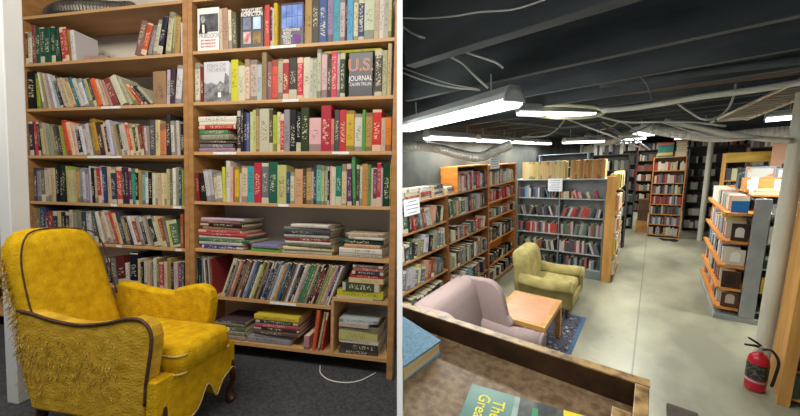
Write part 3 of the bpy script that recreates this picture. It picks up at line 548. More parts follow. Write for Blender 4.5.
duct('flexible_duct', [(-3.08, 1.92, 1.345), (-2.9, 1.87, 1.342), (-2.7, 1.88, 1.342), (-2.50, 1.93, 1.342), (-2.38, 1.95, 1.345)], .075, foil, 90, 'silver flexible duct piece lying on the top board of the armchair bookcase')
obj('cable', MB().tube(curve([(-.82, 1.80, LF + .004), (-.78, 1.72, LF + .004), (-.70, 1.665, LF + .004), (-.60, 1.66, LF + .004), (-.52, 1.70, LF + .004), (-.45, 1.80, LF + .004)], 6), .0032, 6), mat('white_cable', 'd8d4cc'), None, label='thin white cable looping on the carpet under the magazine bookcase', cat='cable', smooth=True)

# ================================================================== BASEMENT: shell
use('R'); RF = -2.3
# concrete floor with mottling and one sawn joint
cf = mat('concrete_floor', '7e7c69', 'b6b298', .38, (.9, .55, 1), detail=9, lo=.38, hi=.62, bump=.12, bsc=18, spec=.5)
nt = cf.node_tree; N = nt.nodes; L = nt.links; b = N['Principled BSDF']; src = b.inputs['Base Color'].links[0].from_socket
tc = N.new('ShaderNodeTexCoord'); sx = N.new('ShaderNodeSeparateXYZ'); L.new(tc.outputs['Object'], sx.inputs[0])
def mth(op, a, v):
    n = N.new('ShaderNodeMath'); n.operation = op; L.new(a, n.inputs[0]); n.inputs[1].default_value = v; return n.outputs[0]
n2 = N.new('ShaderNodeTexNoise'); n2.inputs['Scale'].default_value = 7; n2.inputs['Detail'].default_value = 10; L.new(tc.outputs['Object'], n2.inputs['Vector'])
n3 = N.new('ShaderNodeMix'); n3.data_type = 'RGBA'; L.new(mth('MULTIPLY', mth('GREATER_THAN', n2.outputs[0], .66), .12), n3.inputs[0]); L.new(src, n3.inputs[6]); n3.inputs[7].default_value = (.12, .11, .085, 1)
jn = N.new('ShaderNodeMix'); jn.data_type = 'RGBA'; JX = 0.0
L.new(mth('MULTIPLY', mth('LESS_THAN', mth('ABSOLUTE', mth('ADD', sx.outputs[0], 1.23), 0), .008), .55), jn.inputs[0]); L.new(n3.outputs[2], jn.inputs[6]); jn.inputs[7].default_value = (.1, .1, .09, 1); L.new(jn.outputs[2], b.inputs['Base Color'])
S('floor', MB().box(-2.6, 5, .3, 17, RF - .06, RF), cf)
joist = mat('dark_painted_timber', '30363a', '484e50', .6, (2, 9, 9), bump=.2); deck = mat('dark_subfloor', '1c262c', '2c3a42', .8, (2, 2, 2))
blk = mat('basement_wall', '2e322e', '4a4a44', .85, (2, 2, 2), bump=.3)
mb = MB(); mb.prism([(-.15, .3), (5, .3), (5, 17), (-2.6, 17), (-2.6, 3.3), (-2.45, 3.1)], 2, .85, .9); S('ceiling', mb, deck)
S('wall_side', MB().box(-2.55, -2.44, 2.95, 17, RF, .85), blk)
S('wall_back', MB().box(-2.44, 5, 17, 17.1, RF, .85), blk)
S('wall_side', MB().box(5, 5.1, .3, 17.1, RF, .85), blk)
k = 0; y = 1.39
while y < 16.5:
    x0 = -.8186 * y + .10 if y < 3.05 else -2.435
    w = .04 if k == 0 else .03; S('trim_%d' % (k + 1), MB().box(x0, 4.98, y - w, y + w, .50, .849), joist, bevel=.004); y += .705; k += 1
S('trim_%d' % (k + 1), MB().box(.6, 5, 11.9, 12.1, .28, .499), joist)

# ------------------------------------------------------------------ lamps
tube_m = mat('fluorescent_tube', 'f4faff', emit=5.0); hous = mat('white_enamel', 'c8ccca', 'b8bcba', .4, (4, 4, 4))
def lamp(p, q, z, w, label, power, tubes=2, group=None):
    """strip lamp between two plan points, its tubes at height z (from the eye)"""
    p = Vector((*p, 0)); q = Vector((*q, 0)); d = (q - p); Ln = d.length; d.normalize(); nn = Vector((-d.y, d.x, 0)); mid = (p + q) / 2; power *= 1.15
    t = thing('ceiling_lamp', label, 'lamp', mid + Vector((0, 0, z)), group)
    def pt(a, b, h): return p + d * a + nn * b + Vector((0, 0, z + h))
    m = MB(); prof = [(-w, .0), (-w * .9, .03), (-w * .45, .075), (w * .45, .075), (w * .9, .03), (w, .0), (w * .92, .0), (w * .4, .05), (-w * .4, .05), (-w * .92, .0)]
    m.loft([[pt(a, b_, h + .02) for b_, h in prof] for a in (0, Ln)]); hs_ = obj('housing', m, hous, t)
    for a in (0, Ln - .012):
        m = MB(); m.loft([[pt(a + e, b_, h + .019) for b_, h in [(-w, -.012), (-w * .9, .03), (-w * .45, .075), (w * .45, .075), (w * .9, .03), (w, -.012)]] for e in (0, .012)]); obj('end_plate', m, hous, hs_)
    m = MB(); m.loft([[pt(a, b_ * w, h) for b_, h in ((-.93, .019), (-.9, -.004), (-.6, -.022), (.6, -.022), (.9, -.004), (.93, .019))] for a in (.014, Ln - .014)]); obj('lens', m, tube_m, t)
    for a in (.15, .85): obj('hanger', MB().tube([pt(Ln * a, 0, .094), pt(Ln * a, 0, .499 - z)], .004, 5), hous, t)
    c = mid + Vector((0, 0, z - .03)); area('lamp_light', CUR[0], c, c - Vector((0, 0, 1)) + d * 1e-4, Ln if abs(d.x) > .7 else w * 1.6, w * 1.6 if abs(d.x) > .7 else Ln, power, (.98, 1, .95))
    return t
lamp((-.627, 1.807), (-1.74, 2.236), .30, .085, 'large strip lamp with white housing hanging closest, above the mauve chair', 60)
for i in range(4): lamp((-2.22 + .02 * i, 3.25 + 1.42 * i), (-2.2 + .02 * i, 4.5 + 1.42 * i), .30, .06, ['first', 'second', 'third', 'last'][i] + ' tube lamp of the line running above the wooden wall bookcases', 24, 1, 'line of lamps by the wall')
lamp((-1.09, 3.2), (-.56, 4.2), .43, .022, 'slim bluish tube lamp beside the curled pale pipe under the joists', 10, 1)
lamp((-.23, 6.3), (-.12, 7.6), .29, .12, 'strip lamp glowing in the middle above the aisle', 60)
lamp((.98, 5.75), (2.2, 5.6), .285, .10, 'strip lamp beyond the cable tray above the metal rack', 60)
lamp((-1.42, 6.9), (-.9, 8.0), .24, .06, 'bluish strip lamp over the tan reference volumes', 22)
for x, y in ((-1.4, 10), (2.4, 9.4), (.4, 12.8), (3.2, 13.2), (-1.6, 13.6)): lamp((x, y), (x + 1.2, y), .30, .07, 'distant strip lamp over the far shelves at %s' % {-1.4: 'the wall side, nearer row', 2.4: 'the back beyond the metal rack', .4: 'the end of the aisle', 3.2: 'the far back corner', -1.6: 'the wall side, last row'}[x], 36)

# ------------------------------------------------------------------ basement shelving
brw = mat('brown_shelf_wood', '5e3a1c', '7c4e28', .5, (8, 1.2, 22), detail=6, lo=.3, hi=.7); brl = mat('brown_shelf_edge', '8e6236', 'a87c4c', .5, (14, 1.5, 30), detail=6)
org = mat('orange_shelf_wood', 'a25c20', 'c47c34', .45, (8, 1.2, 22), detail=6, lo=.3, hi=.7); orl = mat('orange_shelf_edge', 'b8702c', 'd09048', .45, (14, 1.5, 30), detail=6)
gry = mat('grey_metal_shelf', '6e7676', '808887', .45, (3, 3, 3)); gryl = mat('grey_shelf_edge', '9aa09e', 'a8aeac', .45, (3, 3, 3)); dgr = mat('dark_steel', '8c9090', '9ca0a0', .45, (4, 4, 4))
pine = mat('pine_post', 'b07c3c', 'd09c54', .5, (16, 16, 1.6), detail=7, lo=.3, hi=.7)
sign_m = mat('white_paper', 'e8eaee', 'dcdfe6', .7, (40, 40, 40)); ink = mat('sign_ink', '505868')
def plane_case(name, label, x, y0, y1, shelves, ztop, m, me_, dep=.285, cat='bookcase', back=None, th=.022, group=None):
    """bookcase on the side wall, its open front at x facing +x"""
    t = thing(name, label, cat, (x - dep / 2, (y0 + y1) / 2, RF), group)
    for a, b in ((y0, y0 + .022), (y1 - .022, y1)): obj('side_panel', MB().box(x - dep, x, a, b, RF, ztop), m, t, bevel=.002)
    for z in shelves: obj('shelf', MB().box(x - dep + .012, x - .003, y0 + .0222, y1 - .0222, z - th, z), me_, t, bevel=.0015)
    obj('back_panel', MB().box(x - dep, x - dep + .01, y0 + .0222, y1 - .0222, RF + .05, ztop - .005), back or m, t)
    return t
WX = -2.15
plane_case('bookcase', 'dark brown wall bookcase whose top carries a jumble of stacked books, beside the partition', WX, 2.42, 3.60, [-.45, -.80, -1.14, -1.50, -1.86, -2.2], -.452, brw, brl)
plane_case('bookcase', 'dark brown wall bookcase between the jumble-topped one and the orange one', WX, 3.605, 4.955, [-.45, -.78, -1.14, -1.55, -1.92, -2.2], -.452, brw, brl)
t = thing('bookcase', 'small orange shelf tier standing on top of the brown wall bookcase', 'bookcase', (WX - .14, 4.4, -.4495))
obj('side_panel', MB().box(WX - .28, WX, 3.9, 3.92, -.4495, -.10), org, t); obj('side_panel', MB().box(WX - .28, WX, 4.93, 4.95, -.4495, -.10), org, t); obj('top_board', MB().box(WX - .28, WX, 3.9, 4.95, -.0998, -.08), orl, t)
plane_case('bookcase', 'orange wooden wall bookcase with a white notice on its top edge', WX, 4.96, 6.30, [-.10, -.45, -.735, -1.03, -1.45, -1.88, -2.2], -.10, org, orl)
WALL_F = lambda y0: Matrix(((0, -1, 0, WX - .0), (1, 0, 0, y0), (0, 0, 1, 0), (0, 0, 0, 1)))
PAL = {'mix': 'ddd ccb 333 a33 223 bba 776 445 dcb 954 678 111 c98 843 355 998 dda 567 bbc 432'.split(),
       'red': 'c34 b23 ddd 556 889 345 ccd a22 b43 dcc 667'.split(), 'dark': '222 334 445 333 655 776 ccc 111 544 889'.split(),
       'pale': 'ddd ccc dcb eec bbc ccb ddc aab 9ab ba9'.split(), 'blue': '57a 68a 246 9ab ccd 456 334 a55 dcc 79b'.split(), 'green': '465 687 334 a54 c98 babb 576 99a 554'.replace('babb', 'bab').split()}
STUFF = []
def auto_row(F, s0, s1, z, zmax, pal, place, frm, seed, name='shelved_book', hm=.24, lean=.0, group=None, fill=1., tmin=.045, tmax=.085, dep=.2, kind=None, stuff=None):
    r = random.Random(seed); items = []; s = s0 + .004
    cl = 0
    while s < s1 - .02:
        t = r.uniform(tmin, tmax) * (1.3 if r.random() < .12 else 1)
        if r.random() < .12: cl = r.choice((0, lean, -lean, lean * .5)) if lean else 0
        h = hm * r.uniform(.74, 1.0); items.append((s, t, h, cl, r.choice(PAL[pal] if isinstance(pal, str) else pal))); s += t / math.cos(cl) + .0008
        if r.random() > fill: s += r.uniform(.03, .10)
    res = layout(items, s1, zmax - z, s0); made = []
    for (s, t, h, l, c) in res:
        d = min(dep, h * .8) ; 
        if stuff is not None: stuff.append((CUR[0] @ F @ Matrix.Translation((s, r.uniform(.008, .03), z + max(0, t * math.sin(l)) + .0004)) @ Matrix.Rotation(l, 4, 'Y') @ Matrix.Diagonal((t, d, h, 1)), c)); continue
        o = put_book(kind or ('hard' if r.random() < .45 else 'soft'), F, s, r.uniform(.006, .03), z, t, d, h, l, c, name=name, group=group or 'books, ' + place); made.append((o, c, t, h, l))
    if stuff is None: shelf_labels(made, place, frm)
N3 = 'top second third fourth fifth sixth'.split()
F1 = WALL_F(2.445); sh = [-.80, -1.14, -1.50, -1.86, -2.2]; tp = [-.45, -.80, -1.14, -1.50, -1.86]
for i, (a, b) in enumerate(zip(sh, tp)): auto_row(F1, .002, 1.128, a, b - .022, ('mix', 'mix', 'mix', 'dark', 'mix')[i], '%s shelf, jumble-topped bookcase' % N3[i], 'the partition', 20 + i, hm=(.27, .25, .26, .24, .22)[i], lean=-.22, fill=.97)
F2 = WALL_F(3.63); sh = [-.78, -1.14, -1.55, -1.92, -2.2]; tp = [-.45, -.78, -1.14, -1.55, -1.92]
for i, (a, b) in enumerate(zip(sh, tp)): auto_row(F2, .002, 1.296, a, b - .022, ('green', 'mix', 'mix', 'blue', 'dark')[i], '%s shelf, middle brown bookcase' % N3[i], 'the jumble-topped one', 30 + i, hm=(.26, .2, .27, .24, .2)[i], lean=-.2, fill=(.98, .85, .97, .93, .9)[i])
auto_row(WALL_F(3.925), .002, 1.0, -.4495, -.105, 'red', 'raised orange tier', 'the piled side', 41, hm=.29, fill=1)
F3 = WALL_F(4.985); sh = [-.45, -.735, -1.03, -1.45, -1.88, -2.2]; tp = [-.10, -.45, -.735, -1.03, -1.45, -1.88]
for i, (a, b) in enumerate(zip(sh, tp)): auto_row(F3, .002, 1.286, a, b - .022, ('pale', 'red', 'mix', 'dark', 'dark', 'dark')[i], '%s shelf, orange bookcase' % N3[i], 'the brown one', 50 + i, hm=(.27, .22, .16, .25, .18, .2)[i], lean=-.25, fill=(.97, .97, .8, .75, .7, .8)[i])
# the jumble on top of the first brown bookcase: stacks of flat books
def pile(cx, cy, z, specs, where, ang=0., noun='book', kind='soft'):
    n = len(specs); z += .0005
    for i, (w, d, t, c) in enumerate(specs):
        o = bpy.data.objects.new(noun, UNIT[kind]); SC.collection.objects.link(o); a = ang + R.uniform(-.12, .12)
        o.matrix_world = CUR[0] @ Matrix.Translation((cx, cy, z)) @ Matrix.Rotation(a, 4, 'Z') @ Matrix(((0, d, 0, -d / 2), (0, 0, w, -w / 2), (t, 0, 0, 0), (0, 0, 0, 1))) @ Matrix.Diagonal((1, -1, 1, 1)) @ Matrix.Translation((0, -1, 0))
        o.matrix_world = CUR[0] @ Matrix.Translation((cx, cy, z)) @ Matrix.Rotation(a, 4, 'Z') @ Matrix(((0, -d, 0, d / 2), (0, 0, w, -w / 2), (t, 0, 0, 0), (0, 0, 0, 1)))
        o.color = (*bookc(c), 1); o['category'] = noun; o['group'] = 'books in the ' + where
        lab = f"{cname(c)} {noun} {'at the bottom' if i == 0 else 'on top' if i == n - 1 else ordn(i + 1) + ' from the bottom'} of the {where}"
        k = 2
        while lab in USED: lab = lab.replace(noun + ' ', noun + ' also ', 1)
        USED.add(lab); o['label'] = lab; z += t + .0008
pile(-2.29, 2.60, -.45, [(.24, .2, .03, 'dc6'), (.22, .2, .025, '445'), (.25, .2, .03, 'ddd'), (.2, .18, .02, 'cc9')], 'yellow-based heap by the partition')
pile(-2.29, 2.88, -.45, [(.25, .2, .03, 'ccc'), (.26, .2, .035, 'b43'), (.24, .2, .02, 'ddd'), (.26, .2, .03, 'ddc'), (.24, .2, .035, 'eee')], 'heap with red and white covers')
pile(-2.29, 3.16, -.45, [(.25, .2, .03, 'dcc'), (.24, .2, .03, '766'), (.25, .2, .03, 'c34'), (.24, .2, .025, 'eee'), (.22, .18, .03, 'eee')], 'heap topped by white papers')
pile(-2.29, 3.46, -.45, [(.26, .2, .03, 'ddd'), (.25, .2, .03, '445'), (.26, .2, .035, 'ccd'), (.25, .2, .03, '556'), (.25, .2, .025, '333')], 'dark and white heap', .05)
pile(-2.29, 3.75, -.45, [(.22, .2, .035, 'bbb'), (.22, .2, .03, '667'), (.2, .2, .03, 'ccc')], 'low heap beside the raised orange tier')
# white notices
def notice(label, c, w, h, right, parent=None, lines=5, up=(0, 0, 1), cat='sign'):
    r = Vector(right); u = Vector(up).normalized(); n = r.cross(u); c = Vector(c); m = MB()
    t = thing('paper_notice', label, cat, c - u * h / 2, 'white paper notices')
    vs = [c + r * (a * w / 2) + u * (b * h / 2) + n * k for k in (-.0015, .0) for a, b in ((-1, -1), (1, -1), (1, 1), (-1, 1))]
    m.add(vs, [(3, 2, 1, 0), (4, 5, 6, 7), (0, 1, 5, 4), (1, 2, 6, 5), (2, 3, 7, 6), (3, 0, 4, 7)]); sh_ = obj('sheet', m, sign_m, t)
    for k in range(lines):
        ww = w * R.uniform(.5, .8); zc = c + u * h * (.34 - .68 * k / max(1, lines - 1)); m = MB()
        vs = [zc + r * a * ww / 2 + u * b * .004 + n * q for q in (.0, .0008) for a, b in ((-1, -1), (1, -1), (1, 1), (-1, 1))]
        m.add(vs, [(3, 2, 1, 0), (4, 5, 6, 7), (0, 1, 5, 4), (1, 2, 6, 5), (2, 3, 7, 6), (3, 0, 4, 7)]); obj('printed_line', m, ink, sh_)
    return t
notice('white paper notice taped above the top edge of the orange bookcase', (WX + .006, 5.22, -.05), .40, .24, (0, 1, 0))
notice('white paper notice on the jumble-topped brown bookcase by the partition', (WX + .006, 2.80, -.50), .30, .19, (0, 1, 0), lines=4)
# grey metal case, open to the viewer
GY = 6.35
t = thing('metal_bookcase', 'grey metal two-bay bookcase behind the olive armchair with tan volumes on top', 'bookcase', (-1.38, GY + .15, RF))
for a, b in ((-2.14, -2.122), (-1.358, -1.34), (-.638, -.62)): obj('upright', MB().box(a, b, GY, GY + .32, RF, -.46), gry, t)
obj('back_panel', MB().box(-2.14, -.62, GY + .321, GY + .33, RF, -.46), dgr, t); obj('top_board', MB().box(-2.14, -.62, GY - .004, GY + .33, -.4598, -.44), gryl, t); obj('plinth', MB().box(-2.121, -.639, GY + .01, GY + .03, RF, -2.14), gry, t)
GS = [-.80, -1.15, -1.49, -1.83, -2.12]
for z in GS:
    for a, b in ((-2.1218, -1.3582), (-1.3398, -.6382)): obj('shelf', MB().box(a, b, GY + .002, GY + .32, z - .02, z), gryl, t)
GF = Matrix.Translation((0, GY, 0)); tops = [-.46] + GS
for i, z in enumerate(GS):
    auto_row(GF, -2.118, -1.362, z, tops[i] - .022, ('blue', 'dark', 'red', 'mix', 'green')[i], '%s shelf, grey bay beside orange case' % N3[i], 'orange wood', 60 + i, hm=(.24, .21, .23, .21, .18)[i], lean=-.3, fill=(.9, 1, .97, 1, .8)[i], tmin=.025, tmax=.05, stuff=STUFF)
    auto_row(GF, -1.336, -.642, z, tops[i] - .022, (['c85', 'd9a', 'b34', 'ccb', '555'], 'red', 'green', 'red', 'blue')[i], '%s shelf, grey bay beside pine post' % N3[i], 'the middle upright', 70 + i, hm=(.15, .22, .25, .24, .2)[i], lean=.3 if i != 3 else -.3, fill=(.7, 1, 1, 1, .6)[i], tmin=.025, tmax=.052, stuff=STUFF)
TF = Matrix.Translation((0, GY + .02, 0)); r = random.Random(5)
for (a, b, cols, lab, frm) in ((-2.05, -1.25, 'dc9 db8 cb8 dc9 ca7 db9 cb7 d9a762'.split()[:7], 'on top of grey case', 'the notice-topped orange case'), (-1.19, -.63, 'c96 b85 ca7 c95 b74 d96 c85'.split(), 'orange-brown set on grey case', 'the tan set')):
    items = []; s = a
    while s < b - .03: t_ = r.uniform(.022, .032); items.append((s, t_, .34 * r.uniform(.96, 1), 0, r.choice(cols))); s += t_ + .001
    made = [(put_book('cloth', TF, s, .02, -.44, t_, .24, h, 0, c, name='reference_volume', group='reference volumes on the grey metal bookcase'), c, t_, h, 0) for (s, t_, h, l, c) in layout(items, b, .5)]
    shelf_labels(made, lab, frm, 'volume')
notice('white paper notice hanging from the grey metal bookcase', (-1.43, GY - .008, -.55), .25, .24, (1, 0, 0))
# pine end panel and the aisle-facing shelves behind it
t = thing('bookcase', 'narrow pine-sided bookcase facing the aisle at the end of the grey metal one', 'bookcase', (-.54, 6.95, RF))
obj('end_panel', MB().box(-.612, -.475, 6.33, 6.368, RF, -.40), pine, t, bevel=.003, label='broad pale pine end panel'); obj('end_panel', MB().box(-.612, -.475, 7.58, 7.6, RF, -.40), pine, t)
for z in (-.62, -1.0, -1.38, -1.76, -2.14): obj('shelf', MB().box(-.600, -.43, 6.3682, 7.5798, z - .02, z), pine, t)
obj('back_panel', MB().box(-.612, -.602, 6.3682, 7.5798, RF, -.42), pine, t)
FA = Matrix(((0, -1, 0, -.42), (1, 0, 0, 6.37), (0, 0, 1, 0), (0, 0, 0, 1)))
for i, z in enumerate((-1.0, -1.38, -1.76, -2.14)): auto_row(FA, .004, 1.2, z, (-.62, -1.0, -1.38, -1.76)[i] - .022, ['ddd', 'dc5', 'c85', 'eee', '334', 'dba'], '%s shelf facing the aisle' % N3[i + 1], 'the pine panel', 80 + i, hm=.28, dep=.14, fill=.9, stuff=STUFF)
auto_row(FA, .004, 1.2, -.62, -.3, ['ddd', 'dc5', 'eee', '334'], 'top board facing the aisle', 'the pine panel', 85, hm=.26, dep=.14, fill=.9, stuff=STUFF)
# brown case standing at the end of the aisle
t = thing('bookcase', 'tall brown bookcase standing alone in the aisle with boxes on top', 'bookcase', (.295, 10.65, RF))
for a, b in ((-.03, -.008), (.598, .62)): obj('side_panel', MB().box(a, b, 10.5, 10.8, RF, -.19), orl, t)
CS = [-.534, -.854, -1.138, -1.412, -1.675, -1.954, -2.235]
for z in [-.19] + CS: obj('shelf', MB().box(-.0078, .5978, 10.503, 10.79, z - .02, z), orl, t)
obj('back_panel', MB().box(-.0078, .5978, 10.79, 10.8, RF, -.2), brw, t)
CF = Matrix.Translation((0, 10.5, 0))
for i, z in enumerate(CS): auto_row(CF, -.004, .594, z, ([-.19] + CS)[i] - .022, (['dcb', 'dca', 'c43', 'ddc'], 'red', 'mix', 'red', 'mix', 'blue', 'pale')[i], '%s shelf, lone aisle bookcase' % (N3 + ['seventh'])[i], 'the wall side', 90 + i, hm=.23, fill=.95, tmin=.02, tmax=.05, stuff=STUFF)
# ------------------------------------------------------------------ basement armchairs, table, rug
def stuffed_chair(label, name, xb, xf, y0, y1, ah, bh, fab, legm, wing=False, recl=.1, aw=.15, ch_=.455):
    ym = (y0 + y1) / 2; t = thing(name, label, 'armchair', ((xb + xf) / 2, ym, RF)); Hh = lambda h: RF + h
    def ring(h, f, b, a, c, r): return [Vector((x, y, Hh(h))) for x, y in rrect(b, f, a, c, r, 5)]
    bt = .20; iy0, iy1 = y0 + (.0 if wing else .09), y1 - (.0 if wing else .09); rt = bh
    back = [ring(.16, xb + bt + recl, xb + .02, iy0 + .03, iy1 - .03, .05), ring(ah * .8, xb + bt + recl * .8, xb, iy0, iy1, .07), ring(ah + .05, xb + bt + recl * .55, xb - .01, iy0, iy1, .08), ring(rt - .16, xb + bt + .02, xb - .03, iy0, iy1, .09),
            ring(rt - .06, xb + bt - .01, xb - .035, iy0 + .02, iy1 - .02, .085), ring(rt - .018, xb + bt - .045, xb - .015, iy0 + .055, iy1 - .055, .06), ring(rt, xb + bt - .08, xb + .02, iy0 + .12, iy1 - .12, .04)]
    obj('backrest', MB().loft(back), fab, t, smooth=True)
    for a, b in ((y0, y0 + aw), (y1 - aw, y1)):
        pr = [(a + .02, .15), (a, .2), (a + .01, ah - .14)]; c = (a + b) / 2; rr_ = aw / 2 + .015
        pr += [(c + rr_ * math.cos(w), ah - rr_ + rr_ * math.sin(w)) for w in [math.radians(q) for q in range(200, -21, -20)]]
        pr += [(b - .01, ah - .14), (b, .2), (b - .02, .15)]
        x0 = xb + bt * .6; n = 7; rings = []
        for i in range(n + 1):
            u = i / n; sl = .03 * math.sin(u * math.pi) ; x = x0 + (xf - x0) * u; k = 1 if i < n else .88
            rings.append([Vector((x, c + (y - c) * k, Hh(.15 + (h - .15 - (sl if h > ah * .6 else 0)) * (1 if i < n else .97)))) for y, h in pr])
        obj('arm', MB().loft(rings), fab, t, smooth=True, bevel=.0)
        m = MB(); m.loft([[Vector((xf + e, c + math.cos(q * .524) * rr_ * s, Hh(ah - rr_ - .005 + math.sin(q * .524) * rr_ * s)) ) for q in range(12)] for e, s in ((-.01, .96), (.012, .9), (.022, .7))]); obj('arm_scroll', m, fab, t, smooth=True)
        if wing:
            wp = [(xb + .05, ah - .05), (xf - .30, ah - .02), (xf - .33, ah + .07), (xf - .36, bh - .20), (xf - .40, bh - .08), (xf - .50, bh + .0), (xb + .20, bh + .0), (xb + .03, bh - .01)]
            m = MB(); pts_ = curve([Vector((x, 0, h)) for x, h in wp], 4)
            yy = (b - .085, b - .005) if a > ym else (a + .005, a + .085)
            m.loft([[Vector((x.x if k_ in (1, 2) else x.x - .012, yv, Hh(x.z - (0 if k_ in (1, 2) else .012)))) for x in pts_] for k_, yv in enumerate((yy[0], yy[0] + .012, yy[1] - .012, yy[1]))])
            obj('wing', m, fab, t, smooth=False, bevel=.012, seg=3)
    m = MB(); g = lambda h, e: [Vector((x, y, Hh(h))) for x, y in rrect(xb + .2, xf - (.0 if wing else .03) - e, y0 + aw + .005 + e, y1 - aw - .005 - e, .05, 4)]
    m.loft([g(ch_ - .14, .015), g(ch_ - .125, 0), g(ch_ - .045, 0), g(ch_ - .015, .015), g(ch_, .06)]); obj('seat_cushion', m, fab, t, smooth=True)
    obj('seat_rail', MB().box(xb + .05, xf - .005, y0 + aw * .6, y1 - aw * .6, Hh(.13), Hh(ch_ - .15)), fab, t, bevel=.015)
    for x in (xb + .06, xf - .06):
        for y in (y0 + .07, y1 - .07): obj('leg', MB().lathe((x, y, RF + (.0085 if not wing and y < 4.7 else .0005)), [(.016, 0), (.02, .03), (.028, .16)], 10), legm, t, smooth=True)
    return t
olive = mat('olive_velvet', '968a56', 'b4a66c', .85, (7, 7, 7), detail=6, bump=.4, bsc=90, spec=.15)
mauve = mat('mauve_weave', '857370', '92807c', .9, (150, 150, 150), detail=1, bump=.3, bsc=160, lo=.42, hi=.58, spec=.15)
stuffed_chair('olive green velvet club armchair with rolled arms in front of the grey metal bookcase', 'armchair', -1.60, -.76, 4.50, 5.44, .56, .88, olive, dkw, recl=.06, aw=.18, ch_=.42)
stuffed_chair('mauve woven wing armchair seen over the counter edge', 'armchair', -1.56, -.70, 1.93, 2.89, .68, 1.08, mauve, dkw, wing=True, recl=.12, aw=.14)
# low table
tw = mat('blond_table_wood', 'b07c3e', 'cc9a58', .4, (3, 14, 14), detail=5); tin = mat('coral_table_top', 'c48a66', 'd29c7a', .35, (3, 3, 3))
t = thing('coffee_table', 'square low table with blond wood edge and coral top between the two armchairs', 'table', (-1.07, 3.64, RF))
TX0, TX1, TY0, TY1, TZ = -1.37, -.78, 3.24, 4.03, RF + .5
m = MB()
for a in ((TX0, TX1, TY0, TY0 + .055), (TX0, TX1, TY1 - .055, TY1), (TX0, TX0 + .055, TY0 + .0552, TY1 - .0552), (TX1 - .055, TX1, TY0 + .0552, TY1 - .0552)): m.box(*a, TZ - .06, TZ)
obj('table_frame', m, tw, t, bevel=.003); obj('table_top', MB().box(TX0 + .0552, TX1 - .0552, TY0 + .0552, TY1 - .0552, TZ - .03, TZ - .001), tin, t)
for x in (TX0, TX1 - .06):
    for y in (TY0, TY1 - .06): obj('leg', MB().box(x, x + .06, y, y + .06, RF + .009, TZ - .0602), tw, t, bevel=.003)
# rug
rug = bpy.data.materials.new('patterned_rug'); rug.use_nodes = True; nt = rug.node_tree; N = nt.nodes; L = nt.links; b = N['Principled BSDF']; b.inputs['Roughness'].default_value = .95
tc = N.new('ShaderNodeTexCoord'); vo = N.new('ShaderNodeTexVoronoi'); vo.inputs['Scale'].default_value = 13; vo.distance = 'MANHATTAN'; L.new(tc.outputs['Object'], vo.inputs['Vector'])
cr = N.new('ShaderNodeValToRGB'); cr.color_ramp.interpolation = 'CONSTANT'; e = cr.color_ramp.elements; e[0].position = 0; e[0].color = (*lin('c0b8a8'), 1); e[1].position = .22; e[1].color = (*lin('2c3448'), 1)
for p, c in ((.40, 'a49c98'), (.50, '22283a'), (.80, '4c4a58')): q = e.new(p); q.color = (*lin(c), 1)
L.new(vo.outputs['Distance'], cr.inputs[0]); L.new(cr.outputs[0], b.inputs['Base Color'])
t = thing('rug', 'dark blue and cream patterned rug under the low table and olive armchair', 'rug', (-1.1, 3.9, RF))
obj('rug_field', MB().box(-1.5, -.645, 3.0, 4.68, RF + .0003, RF + .008), rug, t)
m = MB()
for a in ((-1.55, -.60, 2.955, 2.9998), (-1.55, -.60, 4.6802, 4.725), (-1.55, -1.5002, 3.0, 4.68), (-.6448, -.60, 3.0, 4.68)): m.box(*a, RF + .0003, RF + .0075)
obj('rug_border', m, mat('rug_border_blue', '3c5a78', '4a6a88', .95, (60, 60, 60)), t)
# ------------------------------------------------------------------ counter with raised rim, and the books on it
cw = mat('worn_counter_wood', '66503a', '8a7458', .6, (55, 55, 55), detail=9, lo=.36, hi=.64, bump=.3, spec=.3); rim_shaded = mat('shaded_rim_wood', '2a1b0e', '48301a', .45, (20, 20, 20), detail=8, lo=.35, hi=.7); rim_lit = mat('lit_rim_wood', '5c4226', 'ac8c58', .5, (30, 30, 30), detail=9, lo=.33, hi=.6)  # rim side coloured dark as if shaded, rim top coloured pale as if lit
PX = lambda y, z=-.55: -.8186 * y + .0686 * z + .012
t = thing('counter', 'worn brown wooden counter with a raised rim, in front of the mauve armchair', 'counter', (-.3, .6, RF))
m = MB(); m.prism([(PX(.775), .775), (.0, .775), (.0, .33), (PX(.33), .33)], 2, -.62, -.562); obj('counter_top', m, cw, t)
m = MB(); m.prism([(PX(.80), .80), (.025, .80), (.025, .776), (PX(.776), .776)], 2, -.62, -.503); obj('rim', m, rim_shaded, t); m = MB(); m.prism([(PX(.801), .801), (.026, .801), (.026, .775), (PX(.775), .775)], 2, -.5028, -.499); obj('rim_cap', m, rim_lit, t, label='pale upper face of the rim, toned as if lit')
m = MB().box(.0005, .025, .33, .7745, -.62, -.50); obj('rim', m, rim_lit, t, bevel=.002)
m = MB().box(-.034, -.0002, .34, .715, -.5618, -.532); obj('corner_block', m, rim_lit, t, bevel=.002); obj('screw_hole', MB().lathe((-.016, .655, -.5318), [(.006, 0), (.005, .0006)], 12), mat('hole_black', '101010'), t)
m = MB(); m.prism([(PX(.76, -.62), .76), (.01, .76), (.01, .36), (PX(.36, -.62), .36)], 2, RF, -.6202); obj('cabinet_body', m, cw, t)
blue_c = mat('blue_book_cloth', '4a7088', '6088a0', .7, (120, 120, 120)); pgs = mat('old_pages', 'b49c6c', 'cdb88c', .85, (3, 3, 300))
t = thing('book', 'large blue clothbound book lying on the counter against the partition', 'book', (-.5, .66, -.5615))
def tri(g, z0, z1):
    a = (-.448 - g, .694 - g * .2); m = MB(); y2 = .745 - g * .25; y3 = .538 + g * .2
    return m.prism([(PX(y2), y2), a, (PX(y3) + .001, y3)][::-1], 2, z0, z1)
